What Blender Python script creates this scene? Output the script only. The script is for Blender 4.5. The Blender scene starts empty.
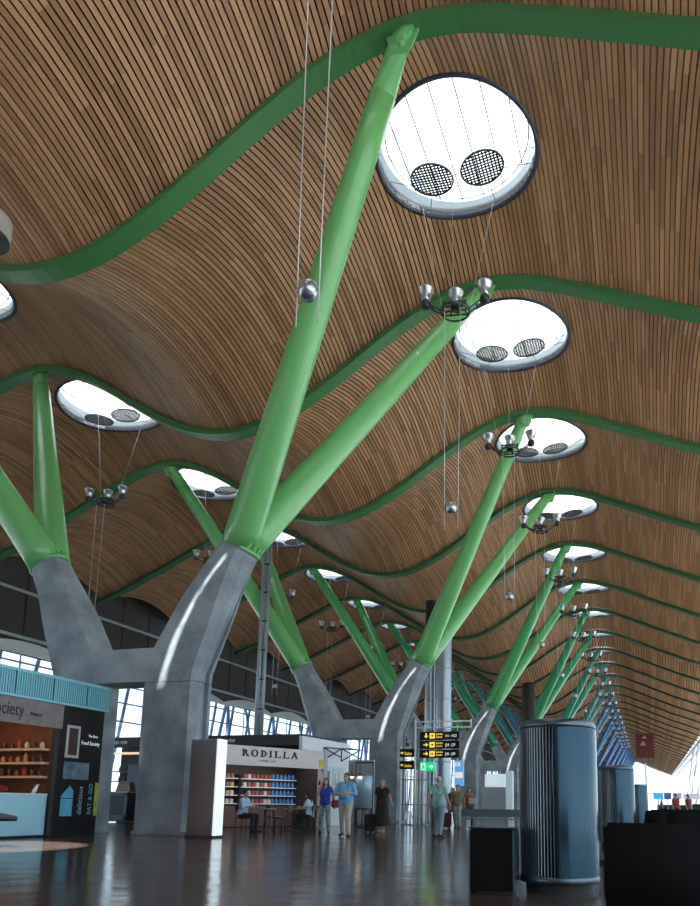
import bpy, bmesh, math, random
import numpy as np
from mathutils import Vector, Matrix
random.seed(7)
C = bpy.context.scene.collection
PI = math.pi
V = Vector

# ------------------------------------------------------------------ materials
MATS = {}
def mat(name, col, rough=.6, metal=0., noise=0., nscale=4., bump=0., emit=None, estr=0., spec=.5, coat=0.):
    if name in MATS: return MATS[name]
    m = bpy.data.materials.new(name); m.use_nodes = True
    nt = m.node_tree; b = nt.nodes['Principled BSDF']
    b.inputs['Base Color'].default_value = (*col, 1)
    b.inputs['Roughness'].default_value = rough
    b.inputs['Metallic'].default_value = metal
    b.inputs['Specular IOR Level'].default_value = spec
    b.inputs['Coat Weight'].default_value = coat
    if noise:
        tc = nt.nodes.new('ShaderNodeTexCoord'); n = nt.nodes.new('ShaderNodeTexNoise')
        n.inputs['Scale'].default_value = nscale; n.inputs['Detail'].default_value = 6
        nt.links.new(tc.outputs['Object'], n.inputs['Vector'])
        r = nt.nodes.new('ShaderNodeMapRange')
        r.inputs['From Min'].default_value = .3; r.inputs['From Max'].default_value = .7
        r.inputs['To Min'].default_value = 1 - noise; r.inputs['To Max'].default_value = 1 + noise
        nt.links.new(n.outputs['Fac'], r.inputs['Value'])
        mx = nt.nodes.new('ShaderNodeVectorMath'); mx.operation = 'SCALE'
        mx.inputs[0].default_value = col
        nt.links.new(r.outputs[0], mx.inputs['Scale'])
        nt.links.new(mx.outputs[0], b.inputs['Base Color'])
        if bump:
            bp = nt.nodes.new('ShaderNodeBump'); bp.inputs['Strength'].default_value = bump
            nt.links.new(n.outputs['Fac'], bp.inputs['Height']); nt.links.new(bp.outputs[0], b.inputs['Normal'])
    if emit:
        b.inputs['Emission Color'].default_value = (*emit, 1); b.inputs['Emission Strength'].default_value = estr
    MATS[name] = m
    return m

def pane_mat(name, tint=(1, 1, 1), refl=.08):
    m = bpy.data.materials.new(name); m.use_nodes = True; nt = m.node_tree; nt.nodes.clear()
    o = nt.nodes.new('ShaderNodeOutputMaterial'); mx = nt.nodes.new('ShaderNodeMixShader')
    t = nt.nodes.new('ShaderNodeBsdfTransparent'); g = nt.nodes.new('ShaderNodeBsdfGlossy')
    t.inputs[0].default_value = (*tint, 1); g.inputs['Roughness'].default_value = .05
    mx.inputs[0].default_value = refl
    nt.links.new(t.outputs[0], mx.inputs[1]); nt.links.new(g.outputs[0], mx.inputs[2]); nt.links.new(mx.outputs[0], o.inputs[0])
    return m

def diffuser_mat():
    m = bpy.data.materials.new('skylight_membrane'); m.use_nodes = True; nt = m.node_tree; nt.nodes.clear()
    o = nt.nodes.new('ShaderNodeOutputMaterial'); mx = nt.nodes.new('ShaderNodeMixShader')
    t = nt.nodes.new('ShaderNodeBsdfTranslucent'); g = nt.nodes.new('ShaderNodeBsdfDiffuse')
    t.inputs[0].default_value = (.40, .43, .43, 1); g.inputs[0].default_value = (.8, .82, .82, 1)
    mx.inputs[0].default_value = .2
    nt.links.new(t.outputs[0], mx.inputs[1]); nt.links.new(g.outputs[0], mx.inputs[2]); nt.links.new(mx.outputs[0], o.inputs[0])
    return m

def wood_mat():
    m = bpy.data.materials.new('bamboo_slats'); m.use_nodes = True; nt = m.node_tree; b = nt.nodes['Principled BSDF']
    a = nt.nodes.new('ShaderNodeAttribute'); a.attribute_name = 'tint'
    tc = nt.nodes.new('ShaderNodeTexCoord')
    n = nt.nodes.new('ShaderNodeTexNoise'); n.inputs['Scale'].default_value = .22; n.inputs['Detail'].default_value = 3
    gp = nt.nodes.new('ShaderNodeNewGeometry')
    nt.links.new(gp.outputs['Position'], n.inputs['Vector'])
    ad = nt.nodes.new('ShaderNodeMath'); ad.operation = 'MULTIPLY_ADD'; ad.inputs[1].default_value = .5
    nt.links.new(n.outputs['Fac'], ad.inputs[0])
    ml = nt.nodes.new('ShaderNodeMath'); ml.operation = 'MULTIPLY'; ml.inputs[1].default_value = .42
    nt.links.new(a.outputs['Fac'], ml.inputs[0]); nt.links.new(ml.outputs[0], ad.inputs[2])
    r = nt.nodes.new('ShaderNodeValToRGB')
    e = r.color_ramp.elements
    e[0].position = .1; e[0].color = (.23, .115, .056, 1)
    e[1].position = .75; e[1].color = (.54, .305, .152, 1)
    x = r.color_ramp.elements.new(.42); x.color = (.385, .205, .098, 1)
    nt.links.new(ad.outputs[0], r.inputs[0]); nt.links.new(r.outputs[0], b.inputs['Base Color'])
    b.inputs['Roughness'].default_value = .5
    return m

def floor_mat():
    m = bpy.data.materials.new('polished_stone_floor'); m.use_nodes = True; nt = m.node_tree; b = nt.nodes['Principled BSDF']
    tc = nt.nodes.new('ShaderNodeTexCoord')
    br = nt.nodes.new('ShaderNodeTexBrick'); br.inputs['Scale'].default_value = 1
    br.offset = 0
    br.inputs['Brick Width'].default_value = 1.2; br.inputs['Row Height'].default_value = 1.2; br.inputs['Mortar Size'].default_value = .006
    br.inputs['Color1'].default_value = (.095, .068, .058, 1); br.inputs['Color2'].default_value = (.075, .054, .047, 1)
    br.inputs['Mortar'].default_value = (.03, .026, .025, 1)
    nt.links.new(tc.outputs['Object'], br.inputs['Vector'])
    nt.links.new(br.outputs['Color'], b.inputs['Base Color'])
    n = nt.nodes.new('ShaderNodeTexNoise'); n.inputs['Scale'].default_value = .9; n.inputs['Detail'].default_value = 4
    nt.links.new(tc.outputs['Object'], n.inputs['Vector'])
    r = nt.nodes.new('ShaderNodeMapRange'); r.inputs['To Min'].default_value = .09; r.inputs['To Max'].default_value = .2
    nt.links.new(n.outputs['Fac'], r.inputs['Value']); nt.links.new(r.outputs[0], b.inputs['Roughness'])
    bp = nt.nodes.new('ShaderNodeBump'); bp.inputs['Strength'].default_value = .03; bp.inputs['Distance'].default_value = .3
    n2 = nt.nodes.new('ShaderNodeTexNoise'); n2.inputs['Scale'].default_value = 1.6
    nt.links.new(tc.outputs['Object'], n2.inputs['Vector'])
    nt.links.new(n2.outputs['Fac'], bp.inputs['Height']); nt.links.new(bp.outputs[0], b.inputs['Normal'])
    return m

WOOD = wood_mat(); FLOOR = floor_mat(); MEMB = diffuser_mat(); GLASS = pane_mat('clear_glass', (.96, .98, .98))
def concrete_mat():
    m = bpy.data.materials.new('cast_concrete'); m.use_nodes = True; nt = m.node_tree; b = nt.nodes['Principled BSDF']
    tc = nt.nodes.new('ShaderNodeTexCoord')
    n1 = nt.nodes.new('ShaderNodeTexNoise'); n1.inputs['Scale'].default_value = 1.1; n1.inputs['Detail'].default_value = 8
    n2 = nt.nodes.new('ShaderNodeTexNoise'); n2.inputs['Scale'].default_value = 18; n2.inputs['Detail'].default_value = 4
    for n in (n1, n2): nt.links.new(tc.outputs['Object'], n.inputs['Vector'])
    mx = nt.nodes.new('ShaderNodeMath'); mx.operation = 'MULTIPLY_ADD'; mx.inputs[1].default_value = .3
    nt.links.new(n2.outputs['Fac'], mx.inputs[0]); nt.links.new(n1.outputs['Fac'], mx.inputs[2])
    r = nt.nodes.new('ShaderNodeValToRGB'); e = r.color_ramp.elements
    e[0].position = .4; e[0].position = .5; e[0].color = (.17, .205, .24, 1); e[1].position = .82; e[1].color = (.32, .37, .41, 1)
    nt.links.new(mx.outputs[0], r.inputs[0]); nt.links.new(r.outputs[0], b.inputs['Base Color'])
    b.inputs['Roughness'].default_value = .6
    return m
CONC = concrete_mat()
BACK = mat('ceiling_void_black', (.012, .010, .009), .9)
STEEL = mat('brushed_steel', (.42, .45, .48), .28, 1., .06, 9)
STEELP = mat('painted_grey_steel', (.30, .36, .41), .4, .3)
WSTEEL = mat('white_steel', (.75, .8, .83), .4)
BLUEST = mat('blue_grey_truss_steel', (.08, .15, .28), .5)
DARK = mat('dark_panel', (.012, .010, .009), .55, spec=.3)
CHAR = mat('charcoal_panel', (.03, .028, .028), .6)
UPPER = mat('dark_gallery_blinds', (.035, .030, .028), .7, 0, .15, .5)
BLK = mat('black_rubber', (.012, .012, .013), .6)
RING = mat('skylight_ring_paint', (.045, .055, .09), .45)
LINING = mat('white_lining', (.82, .86, .86), .6)
LAMPM = mat('cast_aluminium', (.5, .53, .56), .3, .9)
LAMPD = mat('lamp_dark_metal', (.05, .055, .065), .4, .5)
TEAL = mat('teal_corrugated_metal', (.22, .52, .62), .45, .1)
WHITE = mat('white_paint', (.72, .78, .80), .5)
GREYW = mat('pale_grey_wall', (.42, .47, .50), .6, 0, .05, 1)
CABLE = mat('steel_cable', (.55, .56, .57), .4, .6)

# ------------------------------------------------------------------ mesh helpers
def link(name, verts, faces, m, parent=None, smooth=False, tint=None):
    me = bpy.data.meshes.new(name); me.from_pydata(verts, [], faces); me.update()
    if not isinstance(m, (list, tuple)): m = [m]
    for k in m: me.materials.append(k)
    if smooth: me.polygons.foreach_set('use_smooth', [True] * len(me.polygons))
    if tint is not None:
        a = me.attributes.new('tint', 'FLOAT', 'FACE'); a.data.foreach_set('value', tint)
    o = bpy.data.objects.new(name, me); C.objects.link(o)
    if parent: o.parent = parent
    return o

class MB:
    """collects shapes; build() links them as ONE mesh object"""
    def __init__(s): s.v = []; s.f = []; s.mi = []; s.sm = []
    def add(s, vs, fs, mi=0, sm=False):
        n = len(s.v); s.v += [tuple(v) for v in vs]; s.f += [tuple(i + n for i in f) for f in fs]
        s.mi += [mi] * len(fs); s.sm += [sm] * len(fs); return s
    def box(s, x0, x1, y0, y1, z0, z1, mi=0, M=None):
        vs = [V((x, y, z)) for z in (z0, z1) for y in (y0, y1) for x in (x0, x1)]
        if M is not None: vs = [M @ v for v in vs]
        return s.add(vs, [(0, 2, 3, 1), (4, 5, 7, 6), (0, 1, 5, 4), (2, 6, 7, 3), (0, 4, 6, 2), (1, 3, 7, 5)], mi)
    def bbox(s, x0, x1, y0, y1, z0, z1, b=.01, mi=0, M=None):
        """box with chamfered edges"""
        bm = bmesh.new(); bmesh.ops.create_cube(bm, size=1)
        for v in bm.verts:
            v.co = V(((x0 + x1) / 2 + v.co.x * (x1 - x0), (y0 + y1) / 2 + v.co.y * (y1 - y0), (z0 + z1) / 2 + v.co.z * (z1 - z0)))
        bmesh.ops.bevel(bm, geom=bm.edges[:], offset=b, segments=2, affect='EDGES')
        return s.bm(bm, mi, M)
    def bm(s, bm, mi=0, M=None, sm=False):
        bm.verts.index_update()
        vs = [(M @ v.co) if M is not None else v.co.copy() for v in bm.verts]
        fs = [tuple(v.index for v in f.verts) for f in bm.faces]; bm.free()
        return s.add(vs, fs, mi, sm)
    def loft(s, rings, closed=False, caps=True, mi=0, sm=True):
        n = len(rings[0]); vs = [p for r in rings for p in r]; fs = []
        for i in range(len(rings) - 1 + (1 if closed else 0)):
            a = i * n; b = ((i + 1) % len(rings)) * n
            for j in range(n):
                k = (j + 1) % n; fs.append((a + j, a + k, b + k, b + j))
        s.add(vs, fs, mi, sm)
        if caps and not closed:
            m = len(s.v) - len(vs)
            s.f.append(tuple(m + i for i in range(n))[::-1]); s.f.append(tuple(m + (len(rings) - 1) * n + i for i in range(n)))
            s.mi += [mi, mi]; s.sm += [False, False]
        return s
    def tube(s, pts, r, n=10, mi=0, caps=True, sm=True):
        pts = [V(p) for p in pts]; rs = r if isinstance(r, (list, tuple)) else [r] * len(pts)
        t0 = (pts[1] - pts[0]).normalized(); u = t0.orthogonal().normalized(); rings = []
        for i, p in enumerate(pts):
            a = pts[max(i - 1, 0)]; b = pts[min(i + 1, len(pts) - 1)]; t = (b - a).normalized()
            u = (u - t * u.dot(t)).normalized(); w = t.cross(u)
            rings.append([p + (u * math.cos(2 * PI * k / n) + w * math.sin(2 * PI * k / n)) * rs[i] for k in range(n)])
        return s.loft(rings, caps=caps, mi=mi, sm=sm)
    def lathe(s, prof, n=24, c=(0, 0, 0), mi=0, sm=True, axis='z', a0=0, a1=2 * PI):
        full = abs(a1 - a0 - 2 * PI) < 1e-6; c = V(c); rings = []
        for (r, z) in prof:
            ring = []
            for k in range(n if full else n + 1):
                a = a0 + (a1 - a0) * k / n
                p = V((r * math.cos(a), r * math.sin(a), z))
                if axis == 'y': p = V((p.x, p.z, p.y))
                ring.append(c + p)
            rings.append(ring)
        m = len(rings[0]); vs = [p for r in rings for p in r]; fs = []
        for i in range(len(rings) - 1):
            for j in range(m if full else m - 1):
                k = (j + 1) % m; fs.append((i * m + j, i * m + k, (i + 1) * m + k, (i + 1) * m + j))
        return s.add(vs, fs, mi, sm)
    def sphere(s, c, r, n=12, mi=0, sc=(1, 1, 1)):
        rings = [(max(1e-4, r * math.sin(PI * i / n)), -r * math.cos(PI * i / n)) for i in range(n + 1)]
        c = V(c); vs = []; m = n * 2
        for (a, z) in rings:
            for k in range(m):
                t = 2 * PI * k / m; vs.append(c + V((a * math.cos(t) * sc[0], a * math.sin(t) * sc[1], z * sc[2])))
        fs = [(i * m + j, i * m + (j + 1) % m, (i + 1) * m + (j + 1) % m, (i + 1) * m + j) for i in range(n) for j in range(m)]
        return s.add(vs, fs, mi, True)
    def prism(s, poly, axis, a, b, mi=0):
        """extrude a 2-D polygon along axis ('x','y','z') from a to b"""
        def P(p, t):
            return {'x': (t, p[0], p[1]), 'y': (p[0], t, p[1]), 'z': (p[0], p[1], t)}[axis]
        n = len(poly); vs = [P(p, a) for p in poly] + [P(p, b) for p in poly]
        fs = [tuple(range(n))[::-1], tuple(range(n, 2 * n))] + [(i, (i + 1) % n, n + (i + 1) % n, n + i) for i in range(n)]
        return s.add(vs, fs, mi)
    def build(s, name, m, parent=None, M=None):
        vs = s.v if M is None else [tuple(M @ V(v)) for v in s.v]
        o = link(name, vs, s.f, m, parent)
        o.data.polygons.foreach_set('material_index', s.mi); o.data.polygons.foreach_set('use_smooth', s.sm)
        bm = bmesh.new(); bm.from_mesh(o.data); bmesh.ops.recalc_face_normals(bm, faces=bm.faces[:]); bm.to_mesh(o.data); bm.free()
        return o

def tag(o, label=None, cat=None, group=None, kind=None):
    if label: o['label'] = label
    if cat: o['category'] = cat
    if group: o['group'] = group
    if kind: o['kind'] = kind
    return o
def thing(name, label, cat, loc=(0, 0, 0), rz=0, group=None):
    o = bpy.data.objects.new(name, None); C.objects.link(o); o.location = loc; o.rotation_euler = (0, 0, rz)
    o.empty_display_size = .2
    return tag(o, label, cat, group)
def copy_tree(o, parent=None):
    c = o.copy(); C.objects.link(c); c.parent = parent
    for ch in list(o.children): copy_tree(ch, c)
    return c
ORD = ['nearest', 'second', 'third', 'fourth', 'fifth', 'sixth', 'seventh', 'eighth', 'ninth', 'tenth', 'eleventh', 'twelfth',
       'thirteenth', 'fourteenth', 'fifteenth', 'sixteenth', 'seventeenth', 'eighteenth', 'nineteenth', 'twentieth',
       'twenty-first', 'twenty-second', 'twenty-third', 'twenty-fourth', 'twenty-fifth', 'twenty-sixth', 'twenty-seventh',
       'twenty-eighth', 'twenty-ninth', 'thirtieth', 'thirty-first', 'thirty-second', 'thirty-third', 'thirty-fourth', 'thirty-fifth']

# ------------------------------------------------------------------ roof profile (cross-section of the wave)
CR, CL, TR = -4.8, -24.8, -14.8        # crest right, crest left, trough
OUT = [(0, 19.25), (1.2, 19.1), (2.3, 18.72), (3.4, 18.25), (4.8, 17.62), (6.4, 16.88), (7.6, 16.38), (9, 15.75), (11, 15.0), (12.2, 14.55), (14.5, 13.6)]
def hermite(pts, x):
    xs = [p[0] for p in pts]; ys = [p[1] for p in pts]; n = len(xs)
    i = max(0, min(n - 2, next((k for k in range(n - 1) if x <= xs[k + 1]), n - 2)))
    def sl(k):
        if k == 0: return 0.
        if k == n - 1: return (ys[-1] - ys[-2]) / (xs[-1] - xs[-2])
        return (ys[k + 1] - ys[k - 1]) / (xs[k + 1] - xs[k - 1])
    h = xs[i + 1] - xs[i]; t = (x - xs[i]) / h
    return ((2 * t**3 - 3 * t**2 + 1) * ys[i] + (t**3 - 2 * t**2 + t) * h * sl(i) + (-2 * t**3 + 3 * t**2) * ys[i + 1] + (t**3 - t**2) * h * sl(i + 1))
def prof(x):
    if x > CR: return hermite(OUT, x - CR)
    if x < CL: return hermite(OUT, CL - x)
    return 17.1 + 2.15 * math.cos(2 * PI * (x - CR) / 20)
X0R, X1R = -36.4, 9.6
Y0 = 13.73; BAY = 9.0
RISE = 1.2
def vault(t): return RISE * math.sin(PI * t) ** .85 if 0 < t < 1 else 0.

# arc-length samples
_xs = np.linspace(X0R, X1R, 4000); _zs = np.array([prof(x) for x in _xs])
_s = np.concatenate([[0], np.cumsum(np.hypot(np.diff(_xs), np.diff(_zs)))])
def slat_x(pitch):
    n = int(_s[-1] / pitch); return [float(np.interp((i + .5) * pitch, _s, _xs)) for i in range(n)]
def tangent(x):
    d = (prof(x + .02) - prof(x - .02)) / .04; l = math.hypot(1, d); return V((1 / l, 0, d / l)), V((-d / l, 0, 1 / l))

HOLE_R = 2.32
def bay_mesh(name, pitch, segs, detail=True):
    """one bay of ceiling between two ribs: separate curved slats under a dark shell, two round holes left open"""
    verts = []; faces = []; tint = []; rnd = random.Random(3)
    w = pitch * .76 / 2; d = .055
    for i, x in enumerate(slat_x(pitch)):
        T, N = tangent(x); z = prof(x) + .11
        br = [BAY * k / segs for k in range(segs + 1)]; skip = None
        for hc in (CR, CL):
            dx = abs(x - hc)
            if dx < HOLE_R:
                c = math.sqrt(HOLE_R ** 2 - dx ** 2); skip = (4.5 - c, 4.5 + c)
                br = sorted([b for b in br if not (skip[0] < b < skip[1])] + list(skip))
        b0 = rnd.random(); board = rnd.random(); blen = rnd.uniform(1.5, 4)
        last = 0
        for a, b in zip(br[:-1], br[1:]):
            if skip and abs(a - skip[0]) < 1e-6 and abs(b - skip[1]) < 1e-6: continue
            if a - last > blen: board = rnd.random(); last = a
            n = len(verts)
            for y in (a, b):
                P = V((x, y, z + vault(y / BAY)))
                for q in (P - T * w + N * d, P - T * w, P + T * w, P + T * w + N * d): verts.append(tuple(q))
            faces += [(n + 1, n + 2, n + 6, n + 5), (n, n + 1, n + 5, n + 4), (n + 2, n + 3, n + 7, n + 6)]
            tint += [board] * 3
    nslat = len(faces)
    # dark shell above
    xs = list(np.linspace(X0R, X1R, 93)); ys = [BAY * k / 18 for k in range(19)]
    # refine to leave round holes: polar patch is built separately below
    base = len(verts); W = 19
    for x in xs:
        T, N = tangent(x)
        for y in ys:
            verts.append((x, y, prof(x) + .11 + vault(y / BAY) + .22))
    for i in range(len(xs) - 1):
        for j in range(18):
            cx = (xs[i] + xs[i + 1]) / 2; cy = (ys[j] + ys[j + 1]) / 2
            if min(math.hypot(cx - CR, cy - 4.5), math.hypot(cx - CL, cy - 4.5)) < HOLE_R + .36: continue
            faces.append((base + i * W + j, base + (i + 1) * W + j, base + (i + 1) * W + j + 1, base + i * W + j + 1)); tint.append(0)
    # annular collar of shell round each hole
    for hc in (CR, CL):
        n = len(verts); K = 48
        for k in range(K):
            a = 2 * PI * k / K
            for r in (HOLE_R + .02, HOLE_R + 1.05):
                x = hc + r * math.cos(a); y = 4.5 + r * math.sin(a)
                verts.append((x, y, prof(x) + .11 + vault(y / BAY) + .235))
        for k in range(K):
            m = (k + 1) % K; faces.append((n + 2 * k, n + 2 * m, n + 2 * m + 1, n + 2 * k + 1)); tint.append(0)
    me = bpy.data.meshes.new(name); me.from_pydata(verts, [], faces); me.update()
    me.materials.append(WOOD); me.materials.append(BACK)
    me.polygons.foreach_set('material_index', [0] * nslat + [1] * (len(faces) - nslat))
    a = me.attributes.new('tint', 'FLOAT', 'FACE'); a.data.foreach_set('value', tint)
    return me

NB0, NB1 = -9, 33
bm_near = bay_mesh('ceiling_bay_near', .158, 16)
bm_far = bay_mesh('ceiling_bay_far', .316, 8)
for k in range(NB0, NB1):
    o = bpy.data.objects.new('ceiling', bm_near if -2 < k < 7 else bm_far); C.objects.link(o)
    o.location = (0, Y0 + k * BAY, 0); tag(o, kind='structure')

# ------------------------------------------------------------------ colours that drift from green to blue along the hall
def lerp(a, b, t): return tuple(a[i] + (b[i] - a[i]) * t for i in range(3))
KEYS = [(0, (.15, .47, .15)), (1, (.13, .45, .14)), (2, (.07, .38, .12)), (3.0, (.02, .28, .10)), (4, (.012, .24, .14)), (5, (.01, .19, .19)), (6, (.01, .16, .27)), (7, (.01, .14, .34)), (9, (.01, .12, .36)), (40, (.01, .11, .34))]
def hall_col(p):
    for (a, ca), (b, cb) in zip(KEYS[:-1], KEYS[1:]):
        if p <= b: return lerp(ca, cb, max(0, (p - a) / (b - a)))
    return KEYS[-1][1]
def col_name(p): return 'green' if p < 3.6 else ('teal' if p < 5.6 else 'blue')
def strut_mat(k): return mat('strut_paint_%d' % k, hall_col(k), .33, 0, coat=.2)
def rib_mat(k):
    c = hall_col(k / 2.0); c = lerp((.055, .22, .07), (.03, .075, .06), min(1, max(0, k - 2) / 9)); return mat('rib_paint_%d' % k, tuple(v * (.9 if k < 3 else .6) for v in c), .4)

# ------------------------------------------------------------------ ribs
def rib_geom():
    mb = MB(); rings = []
    xs = [float(np.interp(s, _s, _xs)) for s in np.linspace(0, _s[-1], 110)]
    xs[0] -= .25; xs[-1] += .3
    for x in xs:
        T, N = tangent(x); P = V((x, 0, prof(x)))
        h = .12; wy = .27
        rings.append([P + N * h + V((0, -wy * .8, 0)), P - N * h + V((0, -wy, 0)), P - N * h + V((0, wy, 0)), P + N * h + V((0, wy * .8, 0))])
    return mb.loft(rings, sm=False)
rib0 = None
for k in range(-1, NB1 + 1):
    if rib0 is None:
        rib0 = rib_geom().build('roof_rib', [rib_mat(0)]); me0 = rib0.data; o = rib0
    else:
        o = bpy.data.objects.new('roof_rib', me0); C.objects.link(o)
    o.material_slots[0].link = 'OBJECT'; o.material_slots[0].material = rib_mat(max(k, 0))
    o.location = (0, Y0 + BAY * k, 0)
    if k == -1:
        tag(o, 'wavy green roof rib just above the photo, nearest behind the first long rib', 'roof beam', 'wavy roof ribs')
        bpy.data.objects.remove(o); rib0 = 1; continue
    c = 'green' if k < 10 else ('dark teal' if k < 20 else 'blue')
    if k == 0: l = 'wide green wavy roof rib crossing the very top of the photo'
    elif k == 1: l = 'green wavy roof rib between the two largest round skylights'
    else: l = '%s %s wavy roof rib counted from the camera, under the slatted ceiling' % (ORD[k], c)
    tag(o, l, 'roof beam', 'wavy roof ribs')

# ------------------------------------------------------------------ skylights
def make_skylight(full=True):
    root = thing('skylight', 'x', 'skylight')
    n = 64 if full else 28
    def zs(a, r=HOLE_R):
        x = CR + r * math.cos(a); y = 4.5 + r * math.sin(a); return prof(x) + .11 + vault(y / BAY)
    mb = MB(); rings = []
    TOP = 20.7
    for (r, dz, top) in ((HOLE_R + .14, .20, 0), (HOLE_R + .14, -.07, 0), (HOLE_R + .02, -.08, 0), (HOLE_R, .02, 0), (HOLE_R, .1, 0)):
        rings.append([V((r * math.cos(2 * PI * k / n), r * math.sin(2 * PI * k / n), zs(2 * PI * k / n) + dz)) for k in range(n)])
    mb.loft(rings, caps=False)
    ring = mb.build('ring', RING, root)
    mb = MB(); rings = []
    for top in (0, 1):
        rings.append([V(((HOLE_R - .01) * math.cos(2 * PI * k / n), (HOLE_R - .01) * math.sin(2 * PI * k / n), TOP if top else zs(2 * PI * k / n) + .1)) for k in range(n)])
    mb.loft(rings, caps=False); mb.build('lining', MEMB, root)
    RD = 1.80; RO = 2.0; A0, A1 = 138, 206
    mb = MB(); mb.lathe([(RD, TOP - .01), (RD * .5, TOP), (.01, TOP)], n)
    mb.lathe([(RD, TOP - .01), (HOLE_R, TOP - .012)], n, a0=math.radians(A1), a1=math.radians(A0 + 360))
    mb.lathe([(RO, TOP - .012), (HOLE_R, TOP - .012)], 16, a0=math.radians(A0), a1=math.radians(A1)); mb.build('membrane', MEMB, root)
    MB().lathe([(RO, TOP), (RD, TOP)], 16, a0=math.radians(A0), a1=math.radians(A1)).build('pane', GLASS, root)  # clear arc slot added and shaped to throw the sun streak on the portals
    if full:
        mb = MB()
        for x in (-1.75, -1.05, -.35, .35, 1.05, 1.75):
            L = math.sqrt(2.26 ** 2 - x * x); MB().box(x - .014, x + .014, -L, L, TOP - .06, TOP - .03).build('glazing_bar', LAMPD, root)
        MB().lathe([(2.17, TOP - .05), (2.17, TOP - .03), (2.13, TOP - .05), (2.17, TOP - .05)], n).build('rim', STEEL, root)
    # two perforated discs hung on wires
    for sx, tilt in ((-.84, .06), (.72, -.12)):
        c = V((sx, .27, 19.75)); mb = MB(); R = .67
        q = Matrix.Translation(c) @ Matrix.Rotation(tilt, 4, 'Y') @ Matrix.Rotation(.1, 4, 'X')
        if full:
            # perforated plate: grid of bars inside a rim
            tmp = MB(); tmp.lathe([(R, -.02), (R, .02), (R - .05, .02), (R - .05, -.02), (R, -.02)], 32)
            m = 6
            for i in range(-m, m + 1):
                t = i * R / (m + .5); L = math.sqrt(max(.001, (R - .02) ** 2 - t * t))
                tmp.box(t - .022, t + .022, -L, L, -.008, .008); tmp.box(-L, L, t - .024, t + .024, -.010, .006)
        else:
            tmp = MB(); tmp.lathe([(.01, -.015), (R, -.015), (R, .015), (.01, .015)], 16)
        tmp.build('perforated_disc', LAMPD, root, q)
    if full:
        mb = MB()
        for (a, tx, ty) in ((-2.8, -1.45, .2), (2.95, -1.45, .35), (1.25, .8, .85), (.45, 1.3, .45), (.2, 1.35, .2), (2.2, -1.0, .9), (-.6, 1.2, -.1)):
            MB().tube([(HOLE_R * .99 * math.cos(a), HOLE_R * .99 * math.sin(a), zs(a) + .2), (tx, ty * .8 + .1, 19.77)], .011, 5).build('hanging_wire', LAMPD, root)
        mb.tube([(-.2, .3, 19.77), (.1, .3, 19.77)], .012, 5)
        mb.build('hanging_wire', LAMPD, root)
    return root
sky_full = make_skylight(True); sky_far = make_skylight(False)
for row, cx in (('right', CR), ('left', CL)):
    for k in range(-1, NB1 - 1):
        if k < 0 and row == 'left': continue
        if row == 'left' and k > 16: continue
        first = (row == 'right' and k == -1)
        src = sky_full if k < 6 else sky_far
        o = copy_tree(src)
        o.location = (cx, Y0 + BAY * k + 4.5, 0)
        if k == -1: l = 'round white skylight just outside the top edge of the photo'
        elif row == 'right' and k == 0: l = 'largest round white skylight at the top of the photo, two perforated discs in it'
        elif row == 'right' and k == 1: l = 'second largest round white skylight, next to a lamp cluster, two discs in it'
        elif row == 'left' and k == 0: l = 'round white skylight cut by the left edge of the photo'
        else: l = '%s round skylight from the camera in the %s row of skylights' % (ORD[k], row)
        tag(o, l, 'skylight', 'round skylights in the slatted ceiling')
for o in (sky_full, sky_far):
    for c in list(o.children): bpy.data.objects.remove(c)
    bpy.data.objects.remove(o)

# ------------------------------------------------------------------ lamp clusters + hanging balls
def make_cluster(full=True):
    root = thing('lamp_cluster', 'x', 'lamp')
    # origin at cluster centre
    mb = MB()
    for sy in (-.11, .11):
        mb.tube([(-1.02, sy, .02), (-.75, sy, -.22), (-.38, sy, -.42), (.38, sy, -.42), (.75, sy, -.22), (1.02, sy, .02)], .03, 6)
        mb.tube([(-.38, sy, -.12), (.38, sy, -.12)], .03, 6)
    for sx in (-.38, -.13, .13, .38): mb.box(sx - .025, sx + .025, -.14, .14, -.45, -.08)
    for sx in (-.75, .75): mb.box(sx - .03, sx + .03, -.13, .13, -.25, -.19)
    mb.lathe([(.50, -.42), (.54, -.38), (.50, -.34), (.46, -.38), (.50, -.42)], 18)
    mb.build('frame', LAMPD, root)
    for (hx, hy, hz) in ((-1.02, -.05, .08), (0, .15, .04), (1.02, -.05, .12)):
        c = V((hx, hy, hz))
        h = MB(); h.lathe([(.01, -.06), (.13, -.06), (.15, .0), (.21, .16), (.265, .30), (.28, .32), (.285, .30), (.275, .29), (.2, .12), (.01, .02)], 20, c)
        hd = h.build('lamp_head', LAMPM, root)
        if full:
            d = MB(); d.lathe([(.01, -.30), (.12, -.30), (.17, -.24), (.17, -.14), (.13, -.065), (.01, -.065)], 14, c); d.build('ballast_housing', LAMPD, hd)
    mb = MB()
    for sx, sy in ((-.5, .3), (.5, .3), (0, -.55)): mb.tube([(sx, sy, 0), (sx * 2.6, sy * 2.6, 3.85)], .010, 4)
    mb.build('suspension_wire', CABLE, root)
    return root
def make_ball():
    root = thing('pendant_ball', 'x', 'pendant')
    mb = MB(); mb.sphere((0, 0, 0), .165, 14); mb.build('ball', LAMPM, root)
    mb = MB(); mb.lathe([(.01, -.172), (.11, -.150), (.115, -.12)], 18); mb.build('lower_cap', mat('ball_cap_dark', (.12, .14, .18), .35, .5), root)
    mb = MB()
    for sx in (-.19, .19): mb.tube([(sx, 0, -.62), (sx * 1.25, 0, 6.12)], .012, 5)
    mb.tube([(-.19, 0, .0), (.19, 0, .0)], .015, 6)
    mb.build('cable', CABLE, root)
    return root
cl_full = make_cluster(True); ball0 = make_ball()
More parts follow.
